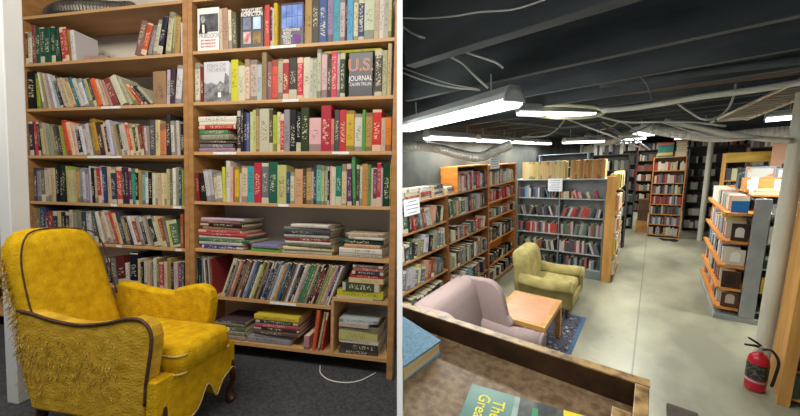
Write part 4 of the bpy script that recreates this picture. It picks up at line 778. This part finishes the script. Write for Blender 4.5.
obj('cover', tri(0, -.5612, -.557), blue_c, t); obj('page_block', tri(.006, -.5568, -.5202), pgs, t); obj('cover', tri(0, -.52, -.515), blue_c, t)
A = Vector((-.309, .612, -.5615)); u = Vector((math.cos(.21), math.sin(.21), 0)); v = Vector((u.y, -u.x, 0))
def gbox(u0, u1, v0, v1, z0, z1):
    m = MB(); vs = [A + u * a * .84 + v * b + Vector((0, 0, z)) for z in (z0, z1) for b in (v0, v1) for a in (u0, u1)]
    return m.add(vs, [(0, 1, 3, 2), (4, 6, 7, 5), (0, 4, 5, 1), (2, 3, 7, 6), (0, 2, 6, 4), (1, 5, 7, 3)])
t = thing('book', 'green hardback with yellow lettering and a dark pictured flap on the counter', 'book', A + u * .14 + v * .1)
gcv = mat('green_jacket', '3c6c60', '4e8072', .35, (8, 8, 8)); gpic = mat('dark_picture', '16201c', '5a5c50', .35, (40, 30, 30), lo=.45, hi=.75)
gc_ = obj('cover', gbox(0, .118, 0, .16, .0182, .0205), gcv, t, label='green cover with yellow lettering'); obj('page_block', gbox(.003, .286, .003, .158, .0025, .018), PAGES, t); obj('cover', gbox(0, .29, 0, .16, .0, .0023), gcv, t)
obj('spine_strip', gbox(.1182, .132, 0, .16, .0182, .0203), mat('pale_green_strip', '8ca098', '6c8880', .4, (40, 40, 40)), t)
obj('picture_flap', gbox(.1322, .236, 0, .16, .0182, .0205), gpic, t); obj('yellow_flap', gbox(.2362, .288, 0, .16, .0182, .0205), mat('yellow_jacket', 'd8c420', None, .4), t)
obj('green_figure', gbox(.165, .178, .02, .08, .0206, .0208), mat('figure_green', '2c8a5c'), t)
for k, (s_, uu) in enumerate((('The', .082), ('Great', .044))): lettering(s_, gc_, A + u * uu * .84 + v * (.058 if k == 0 else .066) + Vector((0, 0, .0208)), .036, v, u, ink_y, bold=.0004)
# ------------------------------------------------------------------ steel posts, extinguisher, pine case by the column
pp = mat('cream_pipe_paint', 'b8b6a4', 'c8c6b6', .45, (3, 3, 2), bump=.1)
obj('column', MB().lathe((.982, 4.46, RF), [(.06, 0), (.06, 2.798)], 24), pp, label='cream painted steel column beside the fire extinguisher', cat='column', smooth=False, kind='structure')
obj('column', MB().lathe((1.01, 10.54, RF), [(.055, 0), (.055, 2.575)], 20), pp, label='cream painted steel column standing far down the aisle', cat='column', kind='structure')
red = mat('extinguisher_red', 'a8182a', 'b82030', .3, (5, 5, 5)); blk_r = mat('black_rubber', '141414'); sil = mat('pale_metal', 'b0b0ac', None, .3, metal=.6)
t = thing('fire_extinguisher', 'red fire extinguisher standing on the floor against the cream column', 'fire extinguisher', (.885, 4.08, RF))
ex = Vector((.885, 4.085, RF + .001))
tk = obj('tank', MB().lathe(ex, [(.06, 0), (.07, .012), (.072, .05), (.072, .30), (.066, .335), (.045, .365), (.022, .38), (.02, .395)], 24), red, t, smooth=True)
obj('label_plate', MB().lathe(ex, [(.0725, .13), (.0732, .131), (.0732, .28), (.0725, .281)], 24), mat('dark_label', '24241f', '6c6c60', .5, (40, 40, 60), lo=.5, hi=.7), tk, label='dark printed label round the tank')
obj('strap', MB().lathe(ex, [(.073, .10), (.0742, .101), (.0742, .118), (.073, .119)], 24), sil, t)
obj('valve', MB().lathe(ex + Vector((0, 0, .395)), [(.018, 0), (.02, .01), (.016, .03), (.016, .05)], 12), sil, t)
obj('handle', MB().tube([ex + Vector(p) for p in ((0, .01, .43), (-.04, -.02, .45), (-.11, -.05, .455))], [.012, .012, .009], 8), blk_r, t); obj('lever', MB().tube([ex + Vector(p) for p in ((0, .01, .45), (-.04, -.01, .485), (-.09, -.03, .52))], [.010, .010, .008], 8), blk_r, t)
obj('hose', MB().tube(curve([ex + Vector(p) for p in ((.015, 0, .42), (.06, -.03, .44), (.105, -.05, .36), (.10, -.055, .22), (.09, -.05, .10))], 6), .011, 8), blk_r, t, smooth=True)
t = thing('bookcase', 'pale pine bookcase beside the extinguisher with dark sets on its lower shelves', 'bookcase', (1.4, 4.13, RF))
obj('side_panel', MB().box(1.022, 1.044, 3.96, 4.36, RF, -.05), pine, t); obj('face_post', MB().box(.995, 1.072, 3.935, 3.9595, RF, -.05), pine, t, bevel=.003)
pass
obj('side_panel', MB().box(1.90, 1.925, 3.96, 4.30, RF, -.05), pine, t); PZ = [-.40, -.72, -1.04, -1.36, -1.68, -1.95, -2.22]
for z in PZ: obj('shelf', MB().box(1.0442, 1.8998, 3.962, 4.29, z - .02, z), pine, t)
obj('back_panel', MB().box(1.0442, 1.8998, 4.291, 4.30, RF + .02, -.06), brw, t)
PF = Matrix.Translation((0, 3.965, 0))
for i, z in enumerate(PZ): auto_row(PF, 1.075, 1.896, z, ([-.05] + PZ)[i] - .022, (['a33', '844', '333'], 'mix', 'mix', ['a33', '422', '333'], ['222', '345', '334'], ['334', '445', '222', '343'], ['787', '898', '565', '676'])[i], 'pine case', 'the column', 120 + i, hm=.22, tmin=.02, tmax=.04, stuff=STUFF)
notice('narrow white paper tag with writing taped to the pine bookcase post', (1.033, 3.934, -.72), .065, .20, (1, 0, 0), lines=6)
# ------------------------------------------------------------------ double-sided metal rack
RY0, RY1 = 5.70, 7.40
t = thing('metal_rack', 'double-sided grey metal rack with wooden shelf edges beside the cream column', 'shelving rack', (1.1, 6.7, RF))
obj('end_panel', MB().box(.995, 1.135, 5.672, 5.698, RF + .07, -.66), dgr, t, bevel=.004, label='dark grey steel end panel'); obj('end_panel', MB().box(.995, 1.135, RY1 + .002, RY1 + .02, RF + .07, -.66), dgr, t)
obj('spine_panel', MB().box(1.09, 1.11, 5.699, RY1, RF + .07, -.67), dgr, t); obj('base', MB().box(.76, 1.44, 5.672, RY1 + .02, RF, RF + .0698), dgr, t, bevel=.006)
RZ = [-.85, -1.22, -1.55, -1.86, -2.13]
for z in RZ:
    for sgn, xa, xb_ in ((-1, .785, 1.0895), (1, 1.1105, 1.42)):
        obj('shelf', MB().box(xa, xb_, RY0, RY1, z - .014, z), gryl if sgn > 0 else orl, t); obj('bracket', MB().prism([(xa + (.03 if sgn < 0 else .12), z), (xb_ - (.12 if sgn < 0 else .03), z), ((.994 if sgn < 0 else 1.206), z + .09)] if 0 else [((.87 if sgn < 0 else 1.206), z - .0142), ((.994 if sgn < 0 else 1.33), z - .0142), ((.994 if sgn < 0 else 1.206), z - .07)], 1, RY0, RY0 + .003), blk_r, t)
    obj('shelf_edge', MB().box(.755, .7848, RY0 - .004, RY1, z - .03, z + .004), orl, t, label='light wooden strip along the shelf edge'); obj('shelf_edge', MB().box(.785, .985, RY0 - .022, RY0 - .0005, z - .03, z + .004), orl, t)
obj('top_shelf', MB().box(.995, 1.55, 5.9, RY1, -.655, -.635), orl, t)
RFm = Matrix(((0, 1, 0, .79), (-1, 0, 0, RY1), (0, 0, 1, 0), (0, 0, 0, 1)))
RP = [['ddd', 'a45', '9bb', 'eee', 'c88', 'ddd'], ['eee', 'dc8', 'ccc', 'b55', '9ac'], ['8ac', 'ddd', '446', 'eee', 'aac'], ['277', 'ddd', 'a44', 'ccc', 'db6'], ['39a', 'ddd', 'e84', 'ccd', '335']]
for i, z in enumerate(RZ): auto_row(RFm, .02, 1.55, z, ([-.56] + RZ)[i] - .075, RP[i], '%s shelf of the metal rack' % N3[i], 'its far end', 140 + i, name='shelved_book', hm=(.27, .27, .24, .22, .19)[i], lean=-.14, dep=.19, tmin=.05, tmax=.085, group='books on the metal rack')
RG = Matrix(((0, -1, 0, 1.415), (1, 0, 0, RY0), (0, 0, 1, 0), (0, 0, 0, 1)))
for i, z in enumerate(RZ): auto_row(RG, .10, 1.65, z, ([-.64] + RZ)[i] - .06, 'pale', 'rack', 'x', 150 + i, hm=.22, dep=.19, stuff=STUFF)
def end_book(x0, x1, z0, z1, c, c2, label, y=RY0 + .005, arch=True, th_=.035):
    t = thing('book', label, 'book', ((x0 + x1) / 2, y, z0), 'end books on the metal rack')
    cv = obj('cover', MB().box(x0, x1, y, y + .003, z0, z1), mat('c_' + label.split()[0] + c, c, None, .4), t); obj('page_block', MB().box(x0 + .004, x1 - .002, y + .0032, y + th_, z0 + .002, z1 - .004), PAGES, t)
    if arch:
        w = (x1 - x0) * .26; cx = (x0 + x1) / 2; hb = z0 + .05; m = MB(); m.prism([(cx - w, hb), (cx + w, hb), (cx + w, hb + .09)] + [(cx + w * math.cos(q), hb + .09 + w * math.sin(q)) for q in [k * math.pi / 8 for k in range(1, 8)]] + [(cx - w, hb + .09)], 1, y - .001, y - .0001); obj('arched_emblem', m, mat('c2_' + c2, c2, None, .5), cv)
    else: obj('printed_band', MB().box(x0, x1, y - .001, y - .0001, z1 - .05, z1), mat('c2_' + c2, c2, None, .5), cv)
end_book(.80, .955, -.845, -.645, '2070b4', 'e0dcc0', 'bright blue book with a cream top band at the end of the metal rack', arch=False)
end_book(.83, .985, -1.215, -.985, '33241e', 'cccac4', 'dark brown book with a white arched emblem on the upper part of the rack end')
end_book(.81, .985, -1.545, -1.33, 'c8c4b4', 'e6e4dc', 'cream book with a white arched emblem on the rack end', )
end_book(.80, .975, -1.855, -1.63, '38221c', '241410', 'dark brown plain-looking book near the bottom of the rack end')
end_book(.82, .985, -2.125, -1.93, '4c2e24', 'b0a498', 'lowest brown book with a pale arched emblem on the rack end')
end_book(1.15, 1.30, -.845, -.72, 'd0d0cc', 'aab0b8', 'white book on the column side of the rack, topmost', arch=False)
end_book(1.15, 1.30, -1.215, -1.0, 'c8c0ac', 'a89c88', 'cream book on the column side of the rack, beneath the white one')
end_book(1.15, 1.30, -1.545, -1.38, '2a4a34', '9ab0a0', 'green book on the column side of the rack', arch=False)
end_book(1.15, 1.30, -1.855, -1.66, 'c8a838', 'c0a088', 'yellow book on the column side of the rack, second from the floor')
# boxes and boards on and behind the rack
card = mat('cardboard', 'a07038', 'b8864a', .8, (4, 4, 9), detail=4)
t = thing('cardboard_box', 'open cardboard box with two white labels on top of the metal rack', 'box', (1.14, 6.3, -.6345))
m = MB(); X0, X1, Y0, Y1, Zb, Zt = .97, 1.33, 6.15, 6.45, -.6345, -.45
m.box(X0, X1, Y0, Y0 + .006, Zb, Zt).box(X0, X1, Y1 - .006, Y1, Zb, Zt).box(X0, X0 + .006, Y0 + .006, Y1 - .006, Zb, Zt).box(X1 - .006, X1, Y0 + .006, Y1 - .006, Zb, Zt).box(X0, X1, Y0, Y1, Zb, Zb + .006); obj('box_body', m, card, t)
for a in (.985, 1.22): obj('paper_label', MB().box(a, a + .085, Y0 - .0015, Y0 - .0002, Zb + .05, Zt - .01), sign_m, t)
def frame(label, x0, x1, z0, z1, y, cf_, ci, name='framed_picture', cat='picture', d=.02, w=.02, ci2=None):
    t = thing(name, label, cat, ((x0 + x1) / 2, y, z0)); m = MB()
    m.box(x0, x1, y, y + d, z0, z0 + w).box(x0, x1, y, y + d, z1 - w, z1).box(x0, x0 + w, y, y + d, z0 + w, z1 - w).box(x1 - w, x1, y, y + d, z0 + w, z1 - w)
    obj('frame', m, cf_, t); obj('panel', MB().box(x0 + w, x1 - w, y + d * .4, y + d, z0 + w, z1 - w), ci, t); return t
frame('grey framed picture with an orange corner, standing behind the cardboard box', 1.0, 1.28, -.6345, -.30, 6.47, mat('grey_frame', '70747a'), mat('pic_grey', '9a9c98', 'c47030', .5, (6, 6, 6), lo=.5, hi=.6))
frame('pale sheet in a grey frame leaning by the cardboard box', 1.29, 1.50, -.6345, -.33, 6.50, mat('grey_frame', '70747a'), mat('pale_sheet', 'b8bab4', 'a4a6a0', .6, (5, 5, 5)))
pile(1.25, 5.99, -.6345, [(.5, .16, .02, 'ddd'), (.46, .16, .02, 'a55'), (.42, .15, .02, 'eec')], 'flat pile on the rack top', 1.57)
end_book(.995, 1.06, -.634, -.42, 'd8dade', 'e8e8e8', 'white upright sign-like folder at the rack corner', y=6.05, arch=False)
t = thing('bookcase', 'yellow-brown wooden bookcase with a plain header behind the metal rack', 'bookcase', (1.32, 8.4, RF))
obj('side_panel', MB().box(.99, 1.015, 8.2, 8.5, RF, -.13), pine, t); obj('side_panel', MB().box(1.59, 1.615, 8.2, 8.5, RF, -.13), pine, t); obj('header', MB().box(.99, 1.615, 8.18, 8.1995, -.30, -.12), mat('yellow_oak', 'a8862c', 'c0a044', .5, (3, 3, 14)), t, bevel=.01)
BZ = [-.62, -.95, -1.28, -1.61, -1.94, -2.22]
for z in BZ: obj('shelf', MB().box(1.0152, 1.5898, 8.2, 8.49, z - .02, z), pine, t)
for i, z in enumerate(BZ): auto_row(Matrix.Translation((0, 8.2, 0)), 1.02, 1.585, z, ([-.3] + BZ)[i] - .03, 'mix', 'x', 'y', 170 + i, hm=.25, stuff=STUFF)
t = thing('display_board', 'tall pinkish display board with a wooden top rail behind the metal rack', 'board', (1.8, 7.9, RF))
obj('board', MB().box(1.45, 2.2, 7.7, 7.72, RF + .3, .03), mat('peach_board', 'b8886c', 'c89c80', .7, (3, 3, 3)), t); obj('top_rail', MB().box(1.43, 2.22, 7.68, 7.74, .0302, .10), orl, t)
for x in (1.45, 2.16): obj('leg', MB().box(x, x + .04, 7.7, 7.72, RF, RF + .2998), orl, t)
# dark volumes on the rack's far half top
auto_row(Matrix.Translation((0, 6.7, 0)), 1.36, 1.545, -.6348, -.2, ['223', '245', '333'], 'top of the metal rack', 'the box', 181, hm=.36, tmin=.025, tmax=.045, group='dark upright volumes on the rack')
auto_row(Matrix.Translation((0, 6.7, 0)), .98, 1.3, -.6348, -.2, ['667', '889', '456', 'aab'], 'rack top behind the framed sheets', 'the aisle side', 182, hm=.26, tmin=.02, tmax=.04, group='dark upright volumes on the rack')
# ------------------------------------------------------------------ far shelving rows
dk = mat('dark_shelf', '2c2a28', '3c3a36', .6, (4, 4, 4)); palem = mat('pale_blue_shelf', '6c7c88', '84949e', .5, (4, 4, 4))
def far_case(x0, x1, y, zt, n, m, label, seed, pal='mix', topb=None, hm=.24, fill=.9):
    t = thing('bookcase', label, 'bookcase', ((x0 + x1) / 2, y + .15, RF), 'far rows of bookcases'); nb = max(1, round((x1 - x0) / .95)); zs = [RF + .1 + (zt - RF - .12) * k / n for k in range(n)]
    for k in range(nb + 1): x = x0 + (x1 - x0 - .025) * k / nb; obj('side_panel', MB().box(x, x + .025, y, y + .28, RF, zt), m, t)
    for z in zs + [zt]:
        for k in range(nb): a = x0 + (x1 - x0 - .025) * k / nb + .0252; b = x0 + (x1 - x0 - .025) * (k + 1) / nb - .0002; obj('shelf', MB().box(a, b, y + .003, y + .28, z - .02, z), m, t)
    for k in range(nb): a = x0 + (x1 - x0 - .025) * k / nb + .0252; b = x0 + (x1 - x0 - .025) * (k + 1) / nb - .0002; obj('back_panel', MB().box(a, b, y + .2802, y + .29, RF, zt), dk, t)
    Fm = Matrix.Translation((0, y, 0))
    for i, z in enumerate(zs):
        top = zs[i + 1] if i + 1 < n else zt
        for k in range(nb): auto_row(Fm, x0 + (x1 - x0 - .025) * k / nb + .028, x0 + (x1 - x0 - .025) * (k + 1) / nb - .003, z, top - .03, pal, 'x', 'y', seed * 7 + i * 3 + k, hm=min(hm, top - z - .04), fill=fill, tmin=.03, tmax=.09, stuff=STUFF)
    if topb: auto_row(Fm, x0 + .03, x1 - .03, zt, zt + .4, topb, 'x', 'y', seed * 7 + 50, hm=.28, fill=.7, tmin=.03, tmax=.1, stuff=STUFF)
far_case(-2.38, -1.25, 8.7, .03, 7, palem, 'pale blue case with sparse shelves far behind the tan volumes, by the wall', 1, 'blue', None, .18, .6)
far_case(-1.20, -.45, 8.9, -.05, 6, dk, 'dark bookcase far behind the orange-brown volumes', 2, 'dark', 'mix')
far_case(-1.9, -.40, 11.3, .02, 6, dk, 'dark bookcase row past the dark one, bordering the aisle', 3, 'mix', 'pale')
far_case(-2.2, .35, 14.6, .02, 6, brw, 'brown bookcase row closing the end of the aisle', 4, 'mix', 'red')
far_case(.72, 2.2, 11.6, -.02, 6, dk, 'black bookcase of white-spined sets behind the far cream column', 5, ['ddd', '222', 'ccc', '333'], None, .22)
far_case(1.5, 3.4, 9.6, -.05, 6, brw, 'brown bookcase row behind the pinkish board', 6, 'mix', 'red')
far_case(2.3, 4.9, 12.2, -.02, 6, dk, 'dark bookcase row in the far corner beyond the metal rack', 7, 'mix', 'pale')
far_case(.6, 4.6, 15.6, .05, 6, brw, 'brown bookcase row along the back wall', 8, 'red', 'mix')
far_case(2.2, 4.2, 6.9, -.15, 6, dk, 'dark bookcase row beyond the metal rack, behind the column', 9, 'mix', 'mix')
t = thing('carton', 'green and orange poster box on the lone aisle bookcase', 'box', (.22, 10.62, -.1895)); obj('box_body', MB().box(.04, .34, 10.52, 10.74, -.1895, .12), mat('green_box', '3a7a5c', '2a5c70', .6, (7, 7, 7)), t); obj('orange_lid', MB().box(.04, .34, 10.52, 10.74, .1202, .17), mat('orange_lid', 'c05838'), t)
obj('orange_band', MB().box(.04, .34, 10.515, 10.5195, -.15, -.08), mat('tan_band', 'c8a050'), t)
pile(.495, 10.665, -.19, [(.24, .24, .06, 'ccd'), (.24, .22, .05, '99a'), (.25, .22, .05, 'c98'), (.22, .2, .06, '765'), (.24, .2, .05, '987'), (.23, .2, .06, '654'), (.2, .2, .05, 'a98')], 'tall stack on the lone aisle bookcase')
t = thing('cardboard_box', 'small cardboard boxes stacked beside the lone aisle bookcase', 'box', (-.12, 11.0, RF)); obj('box_body', MB().box(-.30, -.05, 10.9, 11.2, RF + .0005, RF + .34), card, t)
obj('cardboard_box', MB().box(-.28, -.05, 10.92, 11.2, RF + .3415, RF + .95), mat('brown_carton', '4a3424', '5c4430', .8, (5, 5, 5)), label='dark brown carton standing on the cardboard box by the aisle', cat='box')
m = MB(); m.prism([(.22, 10.32), (.30, 10.12), (.42, 10.16), (.50, 10.08), (.60, 10.2), (.52, 10.32), (.40, 10.26)], 2, RF + .0005, RF + .03); obj('cloth', m, blk_r, label='crumpled black cloth lying on the floor before the lone aisle bookcase', cat='cloth', bevel=.008)
obj('crate', MB().box(.235, .44, 3.13, 3.345, RF + .0005, RF + .05), mat('dark_crate', '3a3026', '4c4034', .7, (8, 8, 8)), label='dark flat tray on the concrete floor past the counter corner', cat='tray', bevel=.01)
# ------------------------------------------------------------------ ducts, pipes, cable tray, cables under the joists
P_ = lambda px, py, y: at('R', px, py, y=y)
silv = mat('silver_duct', 'a8a49a', 'c8c4ba', .35, (5, 5, 5), metal=.6, bump=.2); whd = mat('white_duct', 'd4d4ce', 'e4e4de', .5, (5, 5, 5)); wp = mat('white_pipe', 'c4c2b4', 'd4d2c6', .5, (3, 3, 3)); tanp = mat('tan_duct', 'a88a60', 'c4a67a', .45, (5, 5, 5), metal=.4)
duct('flexible_duct', [P_(403.5, 147, 2.96), P_(418, 146, 3.06), P_(437, 148, 3.3), P_(455, 153, 3.45), P_(478, 157, 3.6), P_(494, 151, 3.75), P_(510, 145, 3.9)], .062, silv, 60, 'silver corrugated duct sagging along the wall above the brown bookcases')
duct('flexible_duct', [P_(640, 127, 5.2), P_(662, 131, 5.2), P_(690, 135, 5.25), P_(720, 137, 5.3), P_(755, 134, 5.3), P_(798, 131, 5.3), P_(850, 126, 5.3)], .062, whd, 60, 'white corrugated duct crossing above the aisle and the metal rack')
duct('flexible_duct', [P_(585, 136, 8.5), P_(600, 141, 8.5), P_(612, 140, 8.5), P_(628, 133, 8.5), P_(655, 131, 8.5)], .11, silv, 40, 'silver corrugated duct further down the ceiling over the aisle')
def pipe(name, pts, r, m, label, cat='pipe', n=10): return obj(name, MB().tube(curve(pts, 6), r, n), m, label=label, cat=cat, smooth=True)
pipe('pipe', [P_(602, 110.5, 3.25), P_(640, 107, 3.25), P_(700, 97, 3.25), P_(760, 89, 3.25), P_(830, 77, 3.25)], .022, wp, 'white pipe slung under the joists above the aisle')
pipe('pipe', [P_(664, 121, 4.4), P_(700, 128, 4.4), P_(730, 134, 4.4), P_(756, 138, 4.4), P_(792, 141, 4.4)], .026, wp, 'white pipe sloping down towards the cream column')
pipe('pipe', [P_(600, 84.5, 3.15), P_(700, 72, 3.15), P_(820, 57, 3.15)], .030, joist, 'first dark pipe parallel to the joists', n=12)
pipe('pipe', [P_(560, 97, 3.6), P_(700, 80, 3.6), P_(820, 64, 3.6)], .035, joist, 'second dark pipe parallel to the joists', n=12)
pipe('pipe', [P_(540, 103, 3.95), P_(650, 90, 3.95), P_(820, 69, 3.95)], .022, mat('copper_brown_pipe', '5a4030', '6c5040', .5, (4, 4, 4)), 'thin brown pipe parallel to the joists')
pipe('pipe', [P_(500, 112, 4.2), P_(600, 103, 4.3), P_(700, 92, 4.3), P_(820, 76, 4.3)], .03, mat('slate_pipe', '50606a', '5c6c76', .5, (4, 4, 4)), 'slate grey pipe parallel to the joists')
pipe('pipe', [P_(518, 109, 3.5), P_(530, 115, 3.5), P_(560, 118, 3.5), P_(590, 117, 3.5), P_(604, 112, 3.5), P_(590, 107, 3.5), P_(545, 105, 3.5), P_(518, 109, 3.5)], .016, mat('cream_tube', 'a8a484', 'b8b494', .5, (4, 4, 4)), 'cream tube curled into a flat loop under the joists')
t = thing('cable_tray', 'grey ladder cable tray angled under the joists above the metal rack', 'cable tray', P_(770, 108, 4.6))
a0, a1 = P_(728, 121, 5.6), P_(832, 76, 4.0); dd = (a1 - a0).normalized(); ww = Vector((-dd.y, dd.x, 0)).normalized() * .16
for s_ in (-1, 1): obj('side_rail', MB().tube([a0 + ww * s_, a1 + ww * s_], .016, 6), silv, t)
m = MB(); L_ = (a1 - a0).length; k = 0.05
while k < L_: m.tube([a0 + dd * k - ww, a0 + dd * k + ww], .012, 5); k += .11
obj('rungs', m, silv, t)
cab_m = mat('pale_cable', 'a8a8a0', 'bcbcb4', .5, (9, 9, 9)); cab_d = mat('grey_cable', '5c6062', '70767a', .5, (9, 9, 9))
CB = [('thin white cable arching across the first dark bay near the partition', [(403, 18), (425, 18.5), (455, 16), (480, 12), (515, 9), (560, -6)], 1.22, .004, 0),
 ('pair-like grey cable end poking out near the partition top', [(403, 27), (410, 32), (418, 36), (425, 38)], 1.3, .006, 0),
 ('upper white cable drooping behind the first joist toward the big lamp', [(403, 68), (425, 76), (450, 84), (478, 89)], 1.62, .004, 0),
 ('lower white cable drooping behind the first joist toward the big lamp', [(403, 73), (425, 81), (450, 87), (480, 90)], 1.66, .006, 0),
 ('thick pale cable dropping from the first joist to the big lamp', [(447, 55), (462, 63), (474, 75), (488, 88)], 1.5, .007, 0),
 ('grey cable curving down from the first joist over the lamp', [(462, 51), (480, 57), (495, 62), (503, 68)], 1.55, .006, 0),
 ('pale cable swinging down between the tan volumes and the joists', [(566, 118), (556, 130), (544, 136), (522, 137)], 5.0, .014, 0),
 ('long pale cable running from the curled tube down over the volumes', [(567, 119), (590, 128), (612, 136), (630, 143), (645, 150)], 4.6, .013, 0),
 ('white cable running along toward the aisle from the wall side', [(598, 116), (625, 122), (655, 122), (690, 122), (726, 126)], 4.0, .013, 0),
 ('white cable rising in a wide curve to the joists over the aisle', [(678, 104), (690, 112), (702, 119), (716, 118), (727, 110), (733, 98), (736, 84)], 3.5, .010, 0),
 ('white cable looping low beside the sloping white pipe', [(662, 122), (690, 131), (718, 138), (745, 139), (762, 137)], 4.33, .012, 0),
 ('grey cable hanging in a shallow bow over the aisle lamp', [(600, 124), (612, 131), (625, 135), (640, 130), (655, 122)], 4.9, .012, 1),
 ('pale knotted cable over the aisle, topmost strand', [(602, 122), (612, 126), (620, 122), (632, 128), (640, 138)], 6.0, .014, 0),
 ('pale knotted cable over the aisle, middle strand', [(600, 130), (612, 128), (622, 134), (634, 132), (646, 126)], 6.1, .014, 0),
 ('pale knotted cable over the aisle, lowest strand', [(598, 136), (610, 134), (618, 140), (630, 137), (650, 150)], 6.2, .014, 0),
 ('grey cable strung from the silver duct to the tan volumes', [(515, 140), (540, 132), (566, 134), (600, 140)], 5.6, .014, 1),
 ('grey cable crossing beneath the slate pipe above the orange bookcase', [(500, 122), (530, 124), (560, 128), (596, 124)], 4.8, .012, 1),
 ('grey cable dropping beside the far cream column', [(706, 96), (707, 110), (705, 124), (706, 136)], 7.0, .014, 1),
 ('grey cable rising in front of the sloping white pipe', [(715, 117), (716, 124), (715, 133)], 4.5, .013, 1),
 ('thin grey cable dangling from the dark pipes over the aisle', [(627, 57), (632, 64), (636, 73), (646, 84), (652, 100)], 3.0, .005, 1)]
for lab, pts, y, r_, k in CB: obj('cable', MB().tube(curve([P_(a, b, y + .04 * math.sin(i * 2.1)) for i, (a, b) in enumerate(pts)], 6), r_ * .8, 6), cab_d if k else cab_m, label=lab, cat='cable', smooth=True, group='cables under the joists')
# ------------------------------------------------------------------ every book past the nearest rows, one mass
pk = bpy.data.materials.new('packed_book_covers'); pk.use_nodes = True; nt = pk.node_tree; at_ = nt.nodes.new('ShaderNodeAttribute'); at_.attribute_name = 'cover_colour'; b = nt.nodes['Principled BSDF']; b.inputs['Roughness'].default_value = .5
nt.links.new(at_.outputs['Color'], b.inputs['Base Color'])
vs, fs, cols, mi = [], [], [], []
for M, c in STUFF:
    me = UNIT['soft']; n = len(vs); vs += [tuple(M @ v_.co) for v_ in me.vertices]
    for p in me.polygons: fs.append(tuple(n + i for i in p.vertices)); cols.append(bookc(c) if p.material_index == 0 else lin('c8bc9c'))
me = bpy.data.meshes.new('packed_books'); me.from_pydata(vs, [], fs); me.materials.append(pk); at2 = me.color_attributes.new('cover_colour', 'FLOAT_COLOR', 'CORNER')
k = 0
for p, c in zip(me.polygons, cols):
    for _ in p.loop_indices: at2.data[k].color = (*c, 1); k += 1
o = bpy.data.objects.new('packed_books', me); SC.collection.objects.link(o); props(o, 'books packed on the grey metal, pine and far bookcases of the basement', 'books', None, 'stuff')
